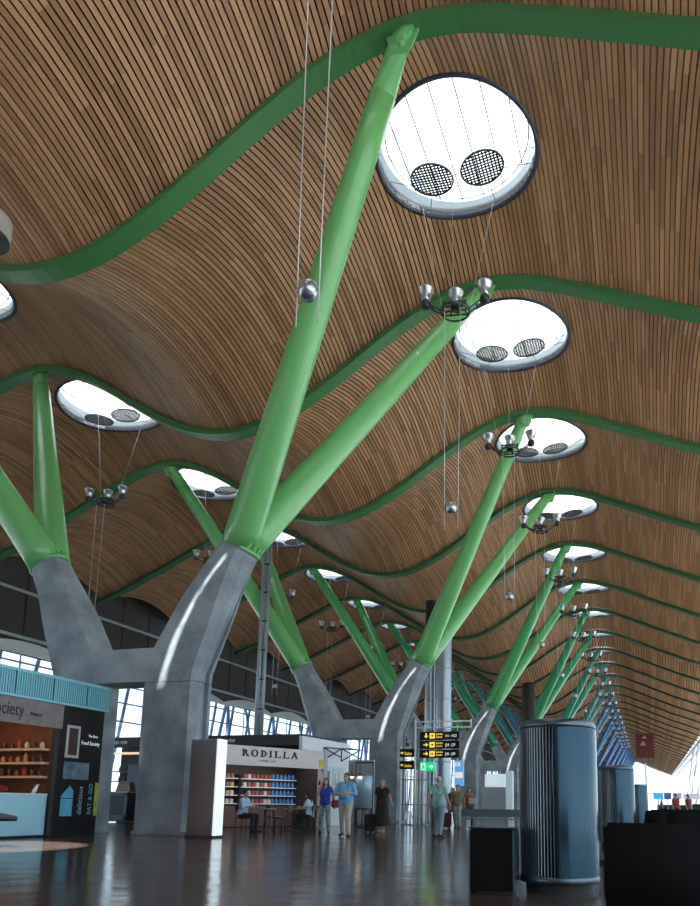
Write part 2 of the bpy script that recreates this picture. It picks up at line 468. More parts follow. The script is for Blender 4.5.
for row, cx, sgn in (('right', -4.97, 1), ('left', -25.1, 1)):
    for k in range(-1, 20 if row == 'right' else 12):
        y = 18.8 + 9 * k
        if not (k == -1) and not (row == 'left' and k == 0):
            o = copy_tree(cl_full); o.location = (cx, y, 15.75); o.rotation_euler = (0, 0, .15); o.scale = (.86, .86, 1)
            if row == 'right' and k == 0: l = 'cluster of upward floodlights hanging below the largest skylight'
            else: l = '%s cluster of upward floodlights from the camera in the %s row' % (ORD[k], row)
            tag(o, l, 'lamp', 'hanging floodlight clusters')
        if row == 'right' or 1 <= k < 6:
            o = copy_tree(ball0); o.location = (cx, y - .3, 9.1)
            if k == -1: l = 'nearest silver ball hung on two long cables, left of the largest green strut'
            elif k == 0 : l = 'silver ball on two cables, second from the camera, below the nearest floodlight cluster'
            else: l = 'silver ball on two cables under the %s floodlight cluster of the %s row' % (ORD[k], row)
            if k >= 8 and row == 'right': 
                for c in list(o.children): bpy.data.objects.remove(c)
                bpy.data.objects.remove(o); continue
            tag(o, l, 'pendant', 'silver balls on cables')
for r in (cl_full, ball0):
    for c in list(r.children):
        for g in list(c.children): bpy.data.objects.remove(g)
        bpy.data.objects.remove(c)
    bpy.data.objects.remove(r)

# drum lamp at the upper left edge
t = thing('drum_lamp', 'grey drum-shaped lamp hanging at the upper left edge of the photo', 'lamp', (-13.42, 10.55, 12.95)); t.scale = (.85, .85, .85)
MB().lathe([(.01, .62), (.62, .62), (.66, .55), (.66, .05), (.62, .02)], 32).build('drum', mat('drum_grey', (.33, .30, .27), .5), t)
MB().lathe([(.64, .03), (.64, 0), (.01, 0)], 32).build('bottom_plate', CHAR, t)
MB().tube([(0, 0, .62), (0, 0, 2.75)], .02, 6).build('cable', CABLE, t)

# ------------------------------------------------------------------ concrete portals with struts
PC = 18.05
def portal_mesh():
    mb = MB(); H = .52
    def leg(s):
        # s = +1 right leg, -1 left leg: section list of 12 points (u outward = s*x)
        def sec(cu, hu, cz, T, v=H, notch=.13, ch=.16):
            # T: (du,dz) direction of increasing u
            pts = [(-hu + .06, -v), (hu - ch, -v), (hu, -v + ch * 1.4), (hu, -.16), (hu - notch, -.16), (hu - notch, .16), (hu, .16), (hu, v - ch * 1.4), (hu - ch, v), (-hu + .06, v), (-hu, v - .06), (-hu, -v + .06)]
            return [V((s * (cu + p[0] * T[0]), p[1], cz + p[0] * T[1])) for p in pts]
        rings = [sec(1.69, .87, 0, (1, 0)), sec(1.69, .87, 4.32, (1, 0))]
        return rings, sec
    for s in (1, -1):
        rings, sec = leg(s)
        mb.loft([[V((p.x, p.y, p.z)) for p in r] for r in rings], sm=False)
        # thin shadow joint then arm
        g = .02
        def lin(a, b, t): return a + (b - a) * t
        # arm: outer line (2.56,4.34) -> (3.82,8.0); inner line (1.05,5.35)->(2.95,8.5)
        arm = []
        # base flare
        base = sec(1.69, .87, 4.34, (1, 0))
        arm.append(base)
        N = 8
        for i in range(N + 1):
            t = i / N
            o = V((lin(2.58, 3.98, t), 0, lin(4.62, 8.10, t))); i_ = V((lin(1.00, 2.96, t), 0, lin(5.30, 8.62, t)))
            m = (o + i_) / 2; hu = (o - i_).length / 2; d = (o - i_).normalized()
            T = (d.x, d.z)
            sq = sec(m.x, hu, m.z, T, v=lin(H, .60, t), notch=.13 * (1 - t) ** .7, ch=lin(.16, .34, t))
            # blend to circle
            circ = []
            angs = [-115, -62, -36, -12, -12, 12, 12, 36, 62, 115, 150, -150]
            for a in angs:
                a = math.radians(a); pu = .58 * math.cos(a); pv = .58 * math.sin(a)
                circ.append(V((s * (m.x + pu * T[0]), pv, m.z + pu * T[1])))
            w = max(0, (t - .45) / .55) ** 1.3
            arm.append([p.lerp(q, w) for p, q in zip(sq, circ)])
        mb.loft(arm, sm=False)
    mb.box(-1.3, 1.3, -H + .01, H - .01, 4.36, 5.36)
    mb.bbox(-1.75 * 0 + .78, 2.6, -H - .03, H + .03, 0, .12, .02); mb.bbox(-2.6, -.78, -H - .03, H + .03, 0, .12, .02)
    return mb
portal_o = portal_mesh().build('concrete_portal', CONC); portal_me = portal_o.data; bpy.data.objects.remove(portal_o)
XC = -14.75
def strut_mb(dx, dy):
    """local coordinates of the tree: base on the arm top, ends under the rib at dy"""
    s = 1 if dx > 0 else -1
    ax = V((s * 3.47, s * 0 + .10 * (1 if dy > 0 else -1), 8.36)); top = V((s * 9.78, dy, 19.08))
    d = (top - ax).normalized()
    mb = MB()
    L = (top - ax).length
    p0 = ax + d * .12
    pts = [p0, p0 + d * .5]; r = [.53, .52]
    for i in range(1, 9): pts.append(p0 + d * (.5 + (L - 1.9) * i / 8)); r.append(.52 - .20 * i / 8)
    mb.tube(pts, r, 28)
    # tapered blade end
    side = d.cross(V((0, 1, 0))).normalized(); up = d.cross(side)
    a = pts[-1]; rings = []
    for t_, hw, th in ((-.25, .318, .318), (.1, .315, .30), (.6, .30, .20), (1.1, .28, .14), (1.55, .26, .12)):
        c = a + d * t_; rings.append([c + side * hw * math.cos(q) + up * th * math.sin(q) for q in [2 * PI * k / 16 for k in range(16)]])
    mb.loft(rings)
    return mb, ax, d, top, side
NP = 17
tree_src = {}
def make_tree(k, full):
    root = thing('branching_column', 'x', 'column')
    o = bpy.data.objects.new('concrete_portal', portal_me); C.objects.link(o); o.parent = root
    m = strut_mat(k)
    for dx in (1, -1):
        for dy in (-4.33, 4.67):
            mb, ax, d, top, side = strut_mb(dx, dy)
            st = mb.build('strut', m, root)
            if full:
                g = MB()
                # gusset with pin under the rib
                q = Matrix.Translation(top)
                g.prism([(-.45, .12), (.45, .12), (.22, -.5), (-.22, -.5)], 'y', -.03, .03)
                g.tube([(0, -.16, -.3), (0, .16, -.3)], .10, 12)
                g.build('gusset_plate', m, st, q)
        # bolted collar around the arm top
        s = dx; Tn = V((s * 6.28, 0, 10.4)).normalized(); u = V((0, 1, 0)); w = Tn.cross(u)
        c = V((s * 3.47, 0, 8.36)); g = MB(); rings = []
        for (r, h) in ((.60, -.05), (.63, .0), (.63, .05), (.57, .08), (.50, .3), (.46, .36)):
            rings.append([c + Tn * h + (u * math.cos(2 * PI * i / 32) + w * math.sin(2 * PI * i / 32)) * r for i in range(32)])
        g.loft(rings)
        if full:
            for i in range(20):
                a = 2 * PI * i / 20; e = u * math.cos(a) + w * math.sin(a); f = u * -math.sin(a) + w * math.cos(a)
                p = c + e * .565 + Tn * .06
                M = Matrix((( *f,), (*e,), (*Tn,))).transposed().to_4x4(); M.translation = p
                g.box(-.035, .035, -.06, .05, 0, .2, 0, M)
        g.build('bolted_collar', m, root)
    return root
src_tree = make_tree(0, True); far_src = make_tree(0, False)
for k in range(NP):
    src = src_tree if k < 4 else far_src
    o = src if src.get('used') is None else copy_tree(src)
    src['used'] = 1
    o.location = (XC, PC + 18 * k, 0)
    m = strut_mat(k)
    def paint(x):
        for c in x.children:
            if not c.name.startswith('concrete_portal'):
                c.material_slots[0].link = 'OBJECT'; c.material_slots[0].material = m
                paint(c)
    paint(o)
    if k == 0: l = 'nearest branching column, concrete portal with four light green steel struts'
    else: l = '%s branching column from the camera, concrete portal with %s steel struts' % (ORD[k], col_name(k))
    tag(o, l, 'column', 'branching columns down the hall')
for o in bpy.data.objects:
    if 'used' in o: del o['used']

# ------------------------------------------------------------------ floor, ground, facades
FL = MB(); FL.box(-38, 11.5, -68, 345, -.3, 0); tag(FL.build('floor', FLOOR), kind='structure')
GR = MB(); GR.box(-400, 400, -200, 700, -.7, -.31); tag(GR.build('ground', mat('pale_apron', (.40, .41, .42), .8)), kind='structure')

# left facade: dark gallery band above, glazing with blue-grey trusses below
mb = MB(); n_b = 16
mb.box(-38.2, -38, -68, 230, 10.1, 17.5); tag(mb.build('wall_left', UPPER), kind='structure')
mb = MB()
for y in np.arange(-66, 230, 3.0): mb.box(-38., -37.95, y - .03, y + .03, 11., 16.2)
tag(mb.build('trim_1', mat('thin_dark_trim', (.015, .014, .014), .6)), kind='structure')
mb = MB()
for z in (14.1, 11.15): mb.box(-37.9, -37.72, -68, 230, z - .1, z + .1)
tag(mb.build('trim_2', STEELP), kind='structure')
mb = MB()
for k in range(-3, 24):
    y0 = Y0 + BAY * k; n = 12
    mb.prism([(y0 + BAY * i / n, 10.2 + .7 * math.sin(PI * i / n)) for i in range(n + 1)] + [(y0 + BAY * i / n, 9.9 + .2 * math.sin(PI * i / n)) for i in range(n, -1, -1)], 'x', -37.7, -37.6)
tag(mb.build('trim_3', mat('pale_scallop_panel', (.5, .55, .56), .6)), kind='structure')
mb = MB(); mb.box(-38.1, -38.06, -68, 230, .2, 11)
tag(mb.build('window_1', GLASS), kind='structure')
mb = MB()
for z in (9.6, 8.3, 6.9, 5.6): mb.box(-38.04, -37.9, -68, 230, z - .05, z + .05)
for i, y in enumerate(np.arange(-66, 230, 3.0)):
    mb.tube([(-38.6, y, 0), (-38.6, y + 2.2, 11)] if i % 4 else [(-38.6, y + 2.2, 0), (-38.6, y - 2, 11)], .13, 6)
    mb.box(-38.04, -37.95, y - .03, y + .03, .2, 11)
for k in range(-3, 24):
    y = Y0 + BAY * k
    mb.tube([(-39.3, y, 0), (-38.8, y + 2.5, 11)], .16, 6); mb.tube([(-39.3, y + 5, 0), (-38.8, y + 2.5, 11)], .16, 6)
tag(mb.build('trim_4', BLUEST), kind='structure')
# right facade
mb = MB(); mb.box(-38.2, 11.2, -68.2, -68, 0, 21); tag(mb.build('wall_rear', mat('rear_wall_grey', (.12, .115, .11), .8)), kind='structure')
mb = MB(); mb.box(11.1, 11.14, -68, 345, .1, 13.2); tag(mb.build('window_2', GLASS), kind='structure')
mb = MB()
for y in np.arange(-67.5, 345, 4.5): mb.box(11.0, 11.2, y - .06, y + .06, 0, 13.4)
for z in (.1, 3.2, 6.4, 9.6, 13.2): mb.box(10.98, 11.22, -68, 345, z - .06, z + .06)
tag(mb.build('trim_5', WSTEEL), kind='structure')
mb = MB(); mb.tube([(9.9, -68, 13.3), (9.9, 345, 13.3)], .28, 10); tag(mb.build('trim_6', WSTEEL), kind='structure')
mb = MB(); mb.box(9.5, 11.3, -68, 345, 13.4, 13.6); tag(mb.build('trim_7', STEELP), kind='structure')
mb = MB(); mb.box(-38.2, -35.6, -68, 345, 16.75, 16.9); tag(mb.build('trim_8', BACK), kind='structure')
# masts and raking white props on the right of the hall
src = None
for k in range(8):
    y = 40 + 18 * k
    t = thing('raking_prop', '%s raking white steel prop from the camera at the right-hand glass wall' % ORD[k], 'prop', (7.3, y, 0), 0, 'raking props at the glass wall') 
    mb = MB(); mb.tube([(0, 0, 0), (2.5, 2.5, 13.0)], .16, 10); mb.build('leg', WSTEEL, t)
    mb = MB(); mb.tube([(0, 0, 0), (2.5, -3.0, 13.0)], .12, 10); mb.build('leg', WSTEEL, t)
    mb = MB(); mb.box(-.3, .3, -.3, .3, 0, .06); mb.build('base_plate', STEELP, t)

# ------------------------------------------------------------------ text helpers
def text_mesh(s, size, m, parent, loc, rot, name='lettering', shear=0, ext=.004, xs=1.0):
    cu = bpy.data.curves.new(name, 'FONT'); cu.body = s; cu.size = size; cu.extrude = ext; cu.shear = shear
    cu.align_x = 'LEFT'; cu.resolution_u = 3
    o = bpy.data.objects.new(name, cu); C.objects.link(o)
    dg = bpy.context.evaluated_depsgraph_get(); dg.update()
    me = bpy.data.meshes.new_from_object(o.evaluated_get(dg)); bpy.data.objects.remove(o); bpy.data.curves.remove(cu)
    me.materials.clear(); me.materials.append(m)
    r = bpy.data.objects.new(name, me); C.objects.link(r); r.parent = parent; r.location = loc; r.rotation_euler = rot; r.scale = (xs, 1, 1)
    return r
WTXT = mat('white_lettering', (.8, .85, .85), .6, emit=(.5, .8, .9), estr=.25)
BTXT = mat('black_lettering', (.015, .015, .015), .6)

# ------------------------------------------------------------------ food kiosk at the left (front face x=-14.9, seen along +y)
K = thing('food_kiosk', 'dark food kiosk with teal corrugated canopy and lit interior, at the left edge', 'kiosk', (-14.9, 17.2, 0))
# local: x' = x+14.9, y' = y-17.2
mb = MB()
mb.box(-4, 0, -1.60, 0, 0, 3.44)                    # dark end block
mb.box(-4, -3.9, -9, -1.6, 0, 3.44); mb.box(-4, 0, -9.1, -9.0, 0, 3.44)
mb.box(-4, 0, -9, -1.6, 3.36, 3.44); mb.box(-4, 0, -9, -1.6, 0, .03)
mb.build('body', DARK, K)
mb = MB()
mb.box(-4.0, .04, -9.1, .05, 3.46, 4.14)
y = -9.05
while y < .04:
    mb.box(.04, .075, y, y + .035, 3.50, 4.10); y += .075
mb.box(.03, .1, -9.1, .06, 4.08, 4.16); mb.box(.03, .1, -9.1, .06, 3.44, 3.50)
for yy in (-8, -6.8, -5.6, -4.4, -3.2, -2.0, -.8): mb.box(.03, .095, yy, yy + .03, 3.46, 4.14)
x = -3.9
while x < .0: mb.box(x, x + .035, .05, .08, 3.5, 4.1); x += .075
mb.build('canopy', TEAL, K)
sb = MB().box(-.02, .06, -9, -1.58, 2.80, 3.43).build('sign_board', mat('grey_timber_board', (.20, .175, .165), .6, 0, .15, 6), K)
text_mesh('Food Society', .46, BTXT, sb, (.07, -4.72, 2.99), (PI / 2, 0, PI / 2), 'lettering', xs=.76)
text_mesh('Madrid', .13, BTXT, sb, (.07, -2.68, 3.04), (PI / 2, 0, PI / 2), 'lettering')
WARM = mat('warm_timber_wall', (.16, .055, .03), .6, 0, .25, 3)
MB().box(-3.88, -3.85, -9, -1.62, .03, 3.3).box(-3.85, -.15, -1.64, -1.61, .03, 3.3).build('interior_wall', WARM, K)
MB().box(-2.2, -.2, -1.9, -1.66, 1.86, 1.92).box(-2.2, -.2, -1.9, -1.66, 1.5, 1.56).box(-2.2, -.2, -1.9, -1.66, 2.22, 2.28).build('shelf', mat('pale_shelf', (.6, .45, .3), .5), K)
MB().box(-.12, -.0, -1.72, -1.6, 0, 2.8).build('jamb', CHAR, K)
MB().bbox(-2.4, -1.7, -6.2, -2.9, .03, 1.05, .02).box(-3.8, -2.9, -5.2, -3.6, 1.9, 2.5).box(-3.8, -2.9, -5.2, -3.6, 1.25, 1.3).box(-3.8, -3.7, -3.65, -3.6, 0, 2.6).build('back_counter', mat('brown_cabinet', (.18, .09, .05), .5), K)
# curved teal-white counter in front
prof_c = []
CT = mat('pale_blue_counter', (.33, .62, .74), .45)
mb = MB(); poly = []
for i in range(13):
    a = -PI / 2 + PI * i / 12; poly.append((-.55 + .62 * math.cos(a) , -1.72 - .85 + .85 * math.sin(a)))
poly = [(-1.3, -3.9), (-.1, -3.9)] + [(.22 * math.cos(math.radians(a)) - .18, -1.95 + .22 * math.sin(math.radians(a))) for a in range(0, 91, 15)] + [(-1.3, -1.73)]
mb.prism(poly, 'z', .06, 1.06); mb.build('counter', CT, K)
MB().prism([(p[0] * 1.0 + (.02 if p[0] > -1 else 0), p[1]) for p in poly], 'z', 1.06, 1.10).build('worktop', mat('pale_worktop', (.55, .66, .7), .3), K)
fr = mat('poster_pale_frame', (.5, .47, .45), .6)
def poster(y0, y1, z0, z1, m, nm='poster'):
    return MB().box(.0, .02, y0, y1, z0, z1).build(nm, m, K)
f = poster(-1.36, -.88, 2.07, 2.94, fr, 'picture_frame'); MB().box(.02, .025, -1.28, -.96, 2.14, 2.87).build('picture', mat('dark_red_brown_print', (.06, .025, .022), .5), f)
f = poster(-1.36, -.45, 1.50, 1.96, mat('blue_grey_print', (.13, .20, .27), .5, 0, .5, 4)); 
f = MB().prism([(-1.36, .52), (-.95, .52), (-.95, 1.2), (-1.08, 1.32), (-1.36, 1.05)], 'x', 0, .02).build('poster', mat('cyan_print', (.10, .42, .62), .5, 0, .2, 3), K)
MB().box(.02, .024, -1.36, -.95, .98, 1.0).build('rule', DARK, f)
MB().box(0, .02, -.14, -.01, .52, 1.44).build('poster', mat('yellow_green_print', (.42, .42, .06), .5, 0, .5, 5), K)
text_mesh('Food Society', .155, WTXT, K, (.006, -.80, 2.46), (PI / 2, 0, PI / 2), 'lettering', xs=.85)
text_mesh('The Best', .1, WTXT, K, (.006, -.56, 2.68), (PI / 2, 0, PI / 2), 'lettering')
q = text_mesh('delicious', .22, mat('pale_vertical_lettering', (.35, .42, .48), .6), K, (.006, -.60, .55), (0, 0, 0), 'lettering')
q.rotation_euler = (Matrix.Rotation(PI / 2, 3, 'Z') @ Matrix.Rotation(PI / 2, 3, 'X') @ Matrix.Rotation(PI / 2, 3, 'Z')).to_euler()
# second vertical line of lettering
q = text_mesh('EAT & GO', .19, mat('cyan_vertical_lettering', (.15, .5, .65), .6), K, (.006, -.24, .55), (0, 0, 0), 'lettering')
q.rotation_euler = (Matrix.Rotation(PI / 2, 3, 'Z') @ Matrix.Rotation(PI / 2, 3, 'X') @ Matrix.Rotation(PI / 2, 3, 'Z')).to_euler()
# interior lamps
for i, yy in enumerate((-4.0, -2.5)):
    MB().lathe([(.01, .05), (.07, .05), (.09, -.05), (.01, -.05)], 14, (-.5, yy, 3.25)).build('spotlight', mat('lit_spot', (.9, .8, .7), .5, emit=(1, .8, .6), estr=6), K)
# exit sign etc. on inner wall
es = MB().box(-2.9, -2.62, -1.72, -1.66, 2.02, 2.34).build('red_sign', mat('red_sign_lit', (.5, .03, .015), .5, emit=(1, .08, .02), estr=.7), K)
MB().box(-2.80, -2.72, -1.73, -1.72, 2.06, 2.3).build('flame_mark', mat('orange_mark', (.9, .5, .05), .5, emit=(1, .5, .05), estr=.8), es)
e = MB().lathe([(.01, .0), (.07, .0), (.07, .38), (.03, .45), (.03, .52), (.01, .52)], 14, (-2.95, -1.8, 1.2)); tag(e.build('fire_extinguisher', mat('red_paint', (.4, .02, .015), .3), None, Matrix.Translation((-14.9, 17.2, 0))), 'red fire extinguisher inside the food kiosk under the red sign', 'fire extinguisher')
# goods on kiosk shelves
rg = random.Random(5)
JAR = [mat('jar_amber', (.5, .2, .05), .3), mat('jar_dark', (.06, .03, .02), .3), mat('jar_cream', (.6, .5, .36), .4), mat('jar_red', (.35, .05, .03), .4)]
jar_me = {}
for zi, z in enumerate((1.56, 1.92, 2.28)):
    for i in range(8):
        x = -14.9 - 2.1 + .25 * i; h = rg.uniform(.14, .24); m = rg.randrange(4)
        mb = MB(); mb.lathe([(.01, 0), (.055, 0), (.06, .02), (.06, h * .75), (.03, h * .85), (.03, h), (.01, h)], 12)
        o = mb.build('jar', JAR[m]); o.location = (x, 17.2 - 1.78, z)
        cn = ['amber', 'dark brown', 'cream', 'red'][m]
        tag(o, '%s jar on the %s shelf of the lit food kiosk, %s from the left' % (cn, ['lowest', 'middle', 'top'][zi], ['first', 'second', 'third', 'fourth', 'fifth', 'sixth', 'seventh', 'eighth'][i]), 'jar', 'jars on the kiosk shelves')
# red goods + white bird-shaped napkin on counter
tag(MB().sphere((-15.5, 14.35, 1.2), .2, 8, 0, (1.2, 1.6, .5)).sphere((-15.4, 14.0, 1.22), .15, 8, 0, (1, 1.3, .7)).build('red_produce_heap', mat('red_produce', (.25, .02, .03), .5, 0, .4, 14, .5)), 'heap of dark red goods on the pale blue kiosk counter', 'produce', kind='stuff')
b = MB(); b.tube([(0, -.10, .0), (0, -.03, .08), (0, .03, .2), (0, .09, .23)], [.035, .05, .03, .008], 10)
o = b.build('white_figurine', WHITE); o.location = (-15.05, 15.15, 1.10); tag(o, 'small white bird-like ornament on the pale blue kiosk counter', 'ornament')
kl = bpy.data.lights.new('kiosk_light', 'AREA'); kl.energy = 26; kl.color = (1, .6, .35); kl.size = 1.5; kl.shape = 'RECTANGLE'; kl.size_y = 4
lo = bpy.data.objects.new('kiosk_light', kl); C.objects.link(lo); lo.parent = K; lo.location = (-1.4, -4.2, 3.3)

# ------------------------------------------------------------------ dark shop behind the first column
S = thing('bar_shop', 'long dark-fronted bar with pale lettering behind the nearest concrete portal', 'shop', (-14.2, 28.5, 0))
MB().box(-12, 0, 3.2, 3.4, 0, 3.9).box(-.15, 0, 0, 3.2, 0, 3.4).box(-12, 0, 0, 3.3, 3.82, 3.9).build('body', mat('bar_back_wall', (.05, .035, .03), .6), S)
fa = MB().box(-12, 0, -.05, .1, 3.42, 3.88).build('fascia', CHAR, S)
text_mesh('MADRID 1939', .2, mat('pale_teal_lettering', (.3, .5, .5), .6, emit=(.3, .5, .5), estr=.3), fa, (-10.25, -.06, 3.58), (PI / 2, 0, 0), xs=1.0)
text_mesh('MADRID 1939', .2, MATS['pale_teal_lettering'], fa, (-4.55, -.06, 3.58), (PI / 2, 0, 0), xs=1.0)
MB().box(-12, -6.5, .0, .12, 3.1, 3.2).build('light_strip', mat('warm_strip', (.7, .6, .5), .5, emit=(1, .75, .5), estr=.5), S)
MB().box(-9.9, -9.0, 1.2, 1.3, 1.5, 2.7).build('menu_panel', mat('blue_grey_panel', (.10, .16, .24), .5), S)
MB().box(-12, -6.5, 2.6, 3.1, 1.9, 1.95).box(-12, -6.5, 2.6, 3.1, 2.4, 2.45).build('shelf', mat('bar_shelf', (.2, .15, .1), .5), S)
for i in range(14):
    for zi, z in enumerate((1.95, 2.45)):
        mb = MB(); h = rg.uniform(.24, .32); mb.lathe([(.01, 0), (.04, 0), (.042, h * .6), (.015, h * .75), (.015, h), (.01, h)], 10)
        o = mb.build('bottle', [mat('bottle_green', (.02, .08, .04), .2), mat('bottle_brown', (.12, .05, .02), .2), mat('bottle_pale', (.4, .4, .35), .2)][rg.randrange(3)]); o.location = (-25.9 + .38 * i, 31.3, z)
        tag(o, 'small bottle on the back shelves of the dark bar behind the nearest portal', 'bottle', 'bottles in the dark bar')
Bc = thing('bar_counter', 'blue-grey panelled counter in front of the dark bar, left of the nearest portal', 'counter', (-24.4, 27.6, 0))
BG = mat('blue_grey_paint', (.09, .14, .20), .5); BGD = mat('blue_grey_dark', (.03, .045, .06), .5)
MB().bbox(0, 2.1, 0, .7, .05, 1.32, .02).build('body', BGD, Bc)
mb = MB()
for x in (0, .95, 1.98): mb.box(x, x + .13, -.04, .0, .1, 1.3)
mb.box(0, 2.1, -.04, 0, .1, .32); mb.box(0, 2.1, -.04, 0, 1.2, 1.32); mb.build('door_frame', BG, Bc)
MB().bbox(-.05, 2.15, -.08, .75, 1.32, 1.37, .01).build('worktop', mat('counter_top', (.4, .5, .55), .3), Bc)
mb = MB(); mb.box(1.5, 2.1, .1, .6, 0, .05); mb.prism([(1.35, 1.37 - 1.37), (2.1, 0), (2.0, .42), (1.5, .42)], 'y', .15, .5)
mbx = MB(); mbx.prism([(1.3, 1.37), (2.1, 1.37), (2.0, 1.8), (1.45, 1.8)], 'y', .15, .5); o = mbx.build('cake_display', mat('display_brown', (.16, .10, .08), .3)); o.location = (-24.4, 27.6, 0.005)
tag(o, 'brown food display case on the blue-grey bar counter', 'display case')

# ------------------------------------------------------------------ steel totem
T_ = thing('steel_totem', 'tall brushed steel slab with one side painted sunlit white, in front of the nearest portal', 'totem', (-11.35, 16.95, 0), .02)
MB().bbox(-.42, .36, 0, .40, .06, 2.56, .01).build('body', mat('totem_steel', (.42, .37, .36), .30, .9, .04, 2), T_)
MB().box(.36, .41, .0, .42, .06, 2.6).build('sunlit_side', mat('totem_sunlit_glow', (.8, .88, .9), .35, emit=(.85, .95, 1), estr=.45), T_)  # white colour and emission stand in for sunlight on this side
MB().box(-.44, .42, -.02, .44, 0, .06).build('plinth', CHAR, T_)
MB().box(-.42, .36, 0, .40, 2.561, 2.6).build('cap', STEELP, T_)

# ------------------------------------------------------------------ RODILLA shop: front runs from A(-14.75,22.0) to B(-12.6,27.0)
A = V((-14.7, 22.2, 0)); Bp = V((-12.35, 26.8, 0)); d = (Bp - A).normalized(); ang = math.atan2(d.y, d.x); LW = (Bp - A).length
R = thing('sandwich_shop', 'steel-fronted sandwich shop with RODILLA sign and lit drink shelves', 'shop', A, ang)
# local: x along front 0..LW, y back +, front face y=0
RS = mat('warm_brushed_steel', (.36, .32, .30), .38, .7, .03, 2)
fas = MB().bbox(0, LW, -.08, .15, 2.27, 2.98, .01).build('fascia', RS, R)
fas['label'] = 'brushed steel sign fascia'
MB().box(0, .12, -.02, 2.2, 0, 2.27).box(LW - .12, LW, -.02, 2.2, 0, 2.9).box(0, LW, 2.1, 2.2, 0, 2.9).box(0, LW, .15, 2.2, 2.8, 2.9).build('body', mat('shop_inner_dark', (.035, .028, .026), .6), R)
MB().box(LW - .14, LW + .02, -.1, .3, 0, 2.99).build('end_post', GREYW, R)
MB().box(LW - .36, LW - .14, -.095, -.08, 2.33, 2.62).build('yellow_notice', mat('yellow_notice', (.65, .5, .05), .5), R)
# slab-serif letters built from strokes
def slab(word, h, wd, gap, th, sf):
    mb = MB(); x = 0
    def bar(x0, x1, z0, z1): mb.box(x0, x1, -.02, 0, z0, z1)
    def seg(p, q, t):
        a = V((p[0], p[1])); b = V((q[0], q[1])); n = (b - a).normalized(); n = V((-n.y, n.x)) * t / 2
        mb.prism([(a + n)[:], (b + n)[:], (b - n)[:], (a - n)[:]], 'y', -.02, 0)
    def arc(cx, cz, rx, rz, a0, a1, t, n=18):
        o = []; i_ = []
        for k in range(n + 1):
            a = math.radians(a0 + (a1 - a0) * k / n); o.append((cx + rx * math.cos(a), cz + rz * math.sin(a))); i_.append((cx + (rx - t) * math.cos(a), cz + (rz - t * .7) * math.sin(a)))
        for k in range(n): mb.prism([o[k], o[k + 1], i_[k + 1], i_[k]], 'y', -.02, 0)
    s = th * .5
    for c in word:
        if c in 'RDLI':
            bx = x + sf; bar(bx, bx + th, 0, h); bar(x, bx + th + sf, 0, s); bar(x, bx + th + (sf if c in 'LI' else 0), h - s, h)
        if c == 'R':
            arc(bx + th * .5, h * .74, wd * .52, h * .26, -90, 90, th); seg((bx + th + .05, h * .5), (x + wd - th * .4, s), th); bar(x + wd * .72, x + wd + sf, 0, s)
        elif c == 'D': arc(bx + th * .3, h * .5, wd * .74, h * .5, -90, 90, th)
        elif c == 'O': arc(x + wd * .5, h * .5, wd * .52, h * .53, 0, 360, th, 28)
        elif c == 'L': bar(bx, x + wd * .95, 0, s); bar(x + wd * .95 - s, x + wd * .95, 0, h * .32)
        elif c == 'A':
            seg((x + sf, s * .5), (x + wd * .5, h), th * .6); seg((x + wd - sf * .5, s * .5), (x + wd * .5, h), th); bar(x + wd * .28, x + wd * .75, h * .3, h * .3 + s)
            bar(x - sf * .2, x + sf * 2, 0, s); bar(x + wd - sf * 2, x + wd + sf * .6, 0, s)
        x += {'I': th + 2 * sf, 'A': wd, 'O': wd, 'D': wd * .92, 'L': wd * .95, 'R': wd}[c] + gap
    return mb, x
lm, lw = slab('RODILLA', .27, .27, .115, .055, .035)
lt = lm.build('lettering', BTXT, fas); lt.location = (1.28, -.085, 2.60); lt['label'] = 'black RODILLA letters'
sc_ = (2.55) / lw; lt.scale = (sc_, 1, .95)
text_mesh('DESDE 1939', .12, mat('grey_lettering', (.2, .19, .19), .6), fas, (2.05, -.085, 2.42), (PI / 2, 0, 0), xs=1.1)
sh = MB()
for z in (.9, 1.22, 1.54, 1.86):
    for (x0, x1) in ((.2, 2.2), (2.35, LW - .25)): sh.box(x0, x1, 1.55, 2.0, z - .025, z)
MB().box(2.24, 2.3, 1.55, 2.0, 0, 2.0).build('divider', DARK, R); sh.build('display_shelf', mat('shelf_edge_pale', (.6, .62, .65), .4, emit=(.7, .8, 1), estr=.15), R)
MB().box(.2, LW - .2, 1.4, 1.5, .03, .8).build('low_counter', mat('brown_counter', (.12, .06, .04), .5), R)
MB().box(.3, LW - .3, .5, .7, 2.7, 2.74).build('strip_light', mat('strip_light', (1, 1, 1), .5, emit=(1, .92, .85), estr=1.5), R)
Mw = Matrix.Translation(A) @ Matrix.Rotation(ang, 4, 'Z')
PK = [('red', mat('pack_red', (.30, .05, .05), .5)), ('brown', mat('pack_brown', (.22, .12, .07), .5)), ('cream', mat('pack_cream', (.55, .52, .48), .5)), ('blue', mat('pack_blue', (.05, .22, .55), .5)), ('yellow', mat('pack_yellow', (.5, .33, .06), .5))]
pk_me = {}
for i, (n, m) in enumerate(PK):
    b_ = MB()
    if n == 'blue': b_.lathe([(.01, 0), (.055, 0), (.06, .02), (.06, .15), (.025, .19), (.025, .22), (.01, .22)], 10)
    else: b_.bbox(-.07, .07, -.06, .06, 0, .17, .012)
    q = b_.build('pack', m); pk_me[n] = q.data; bpy.data.objects.remove(q)
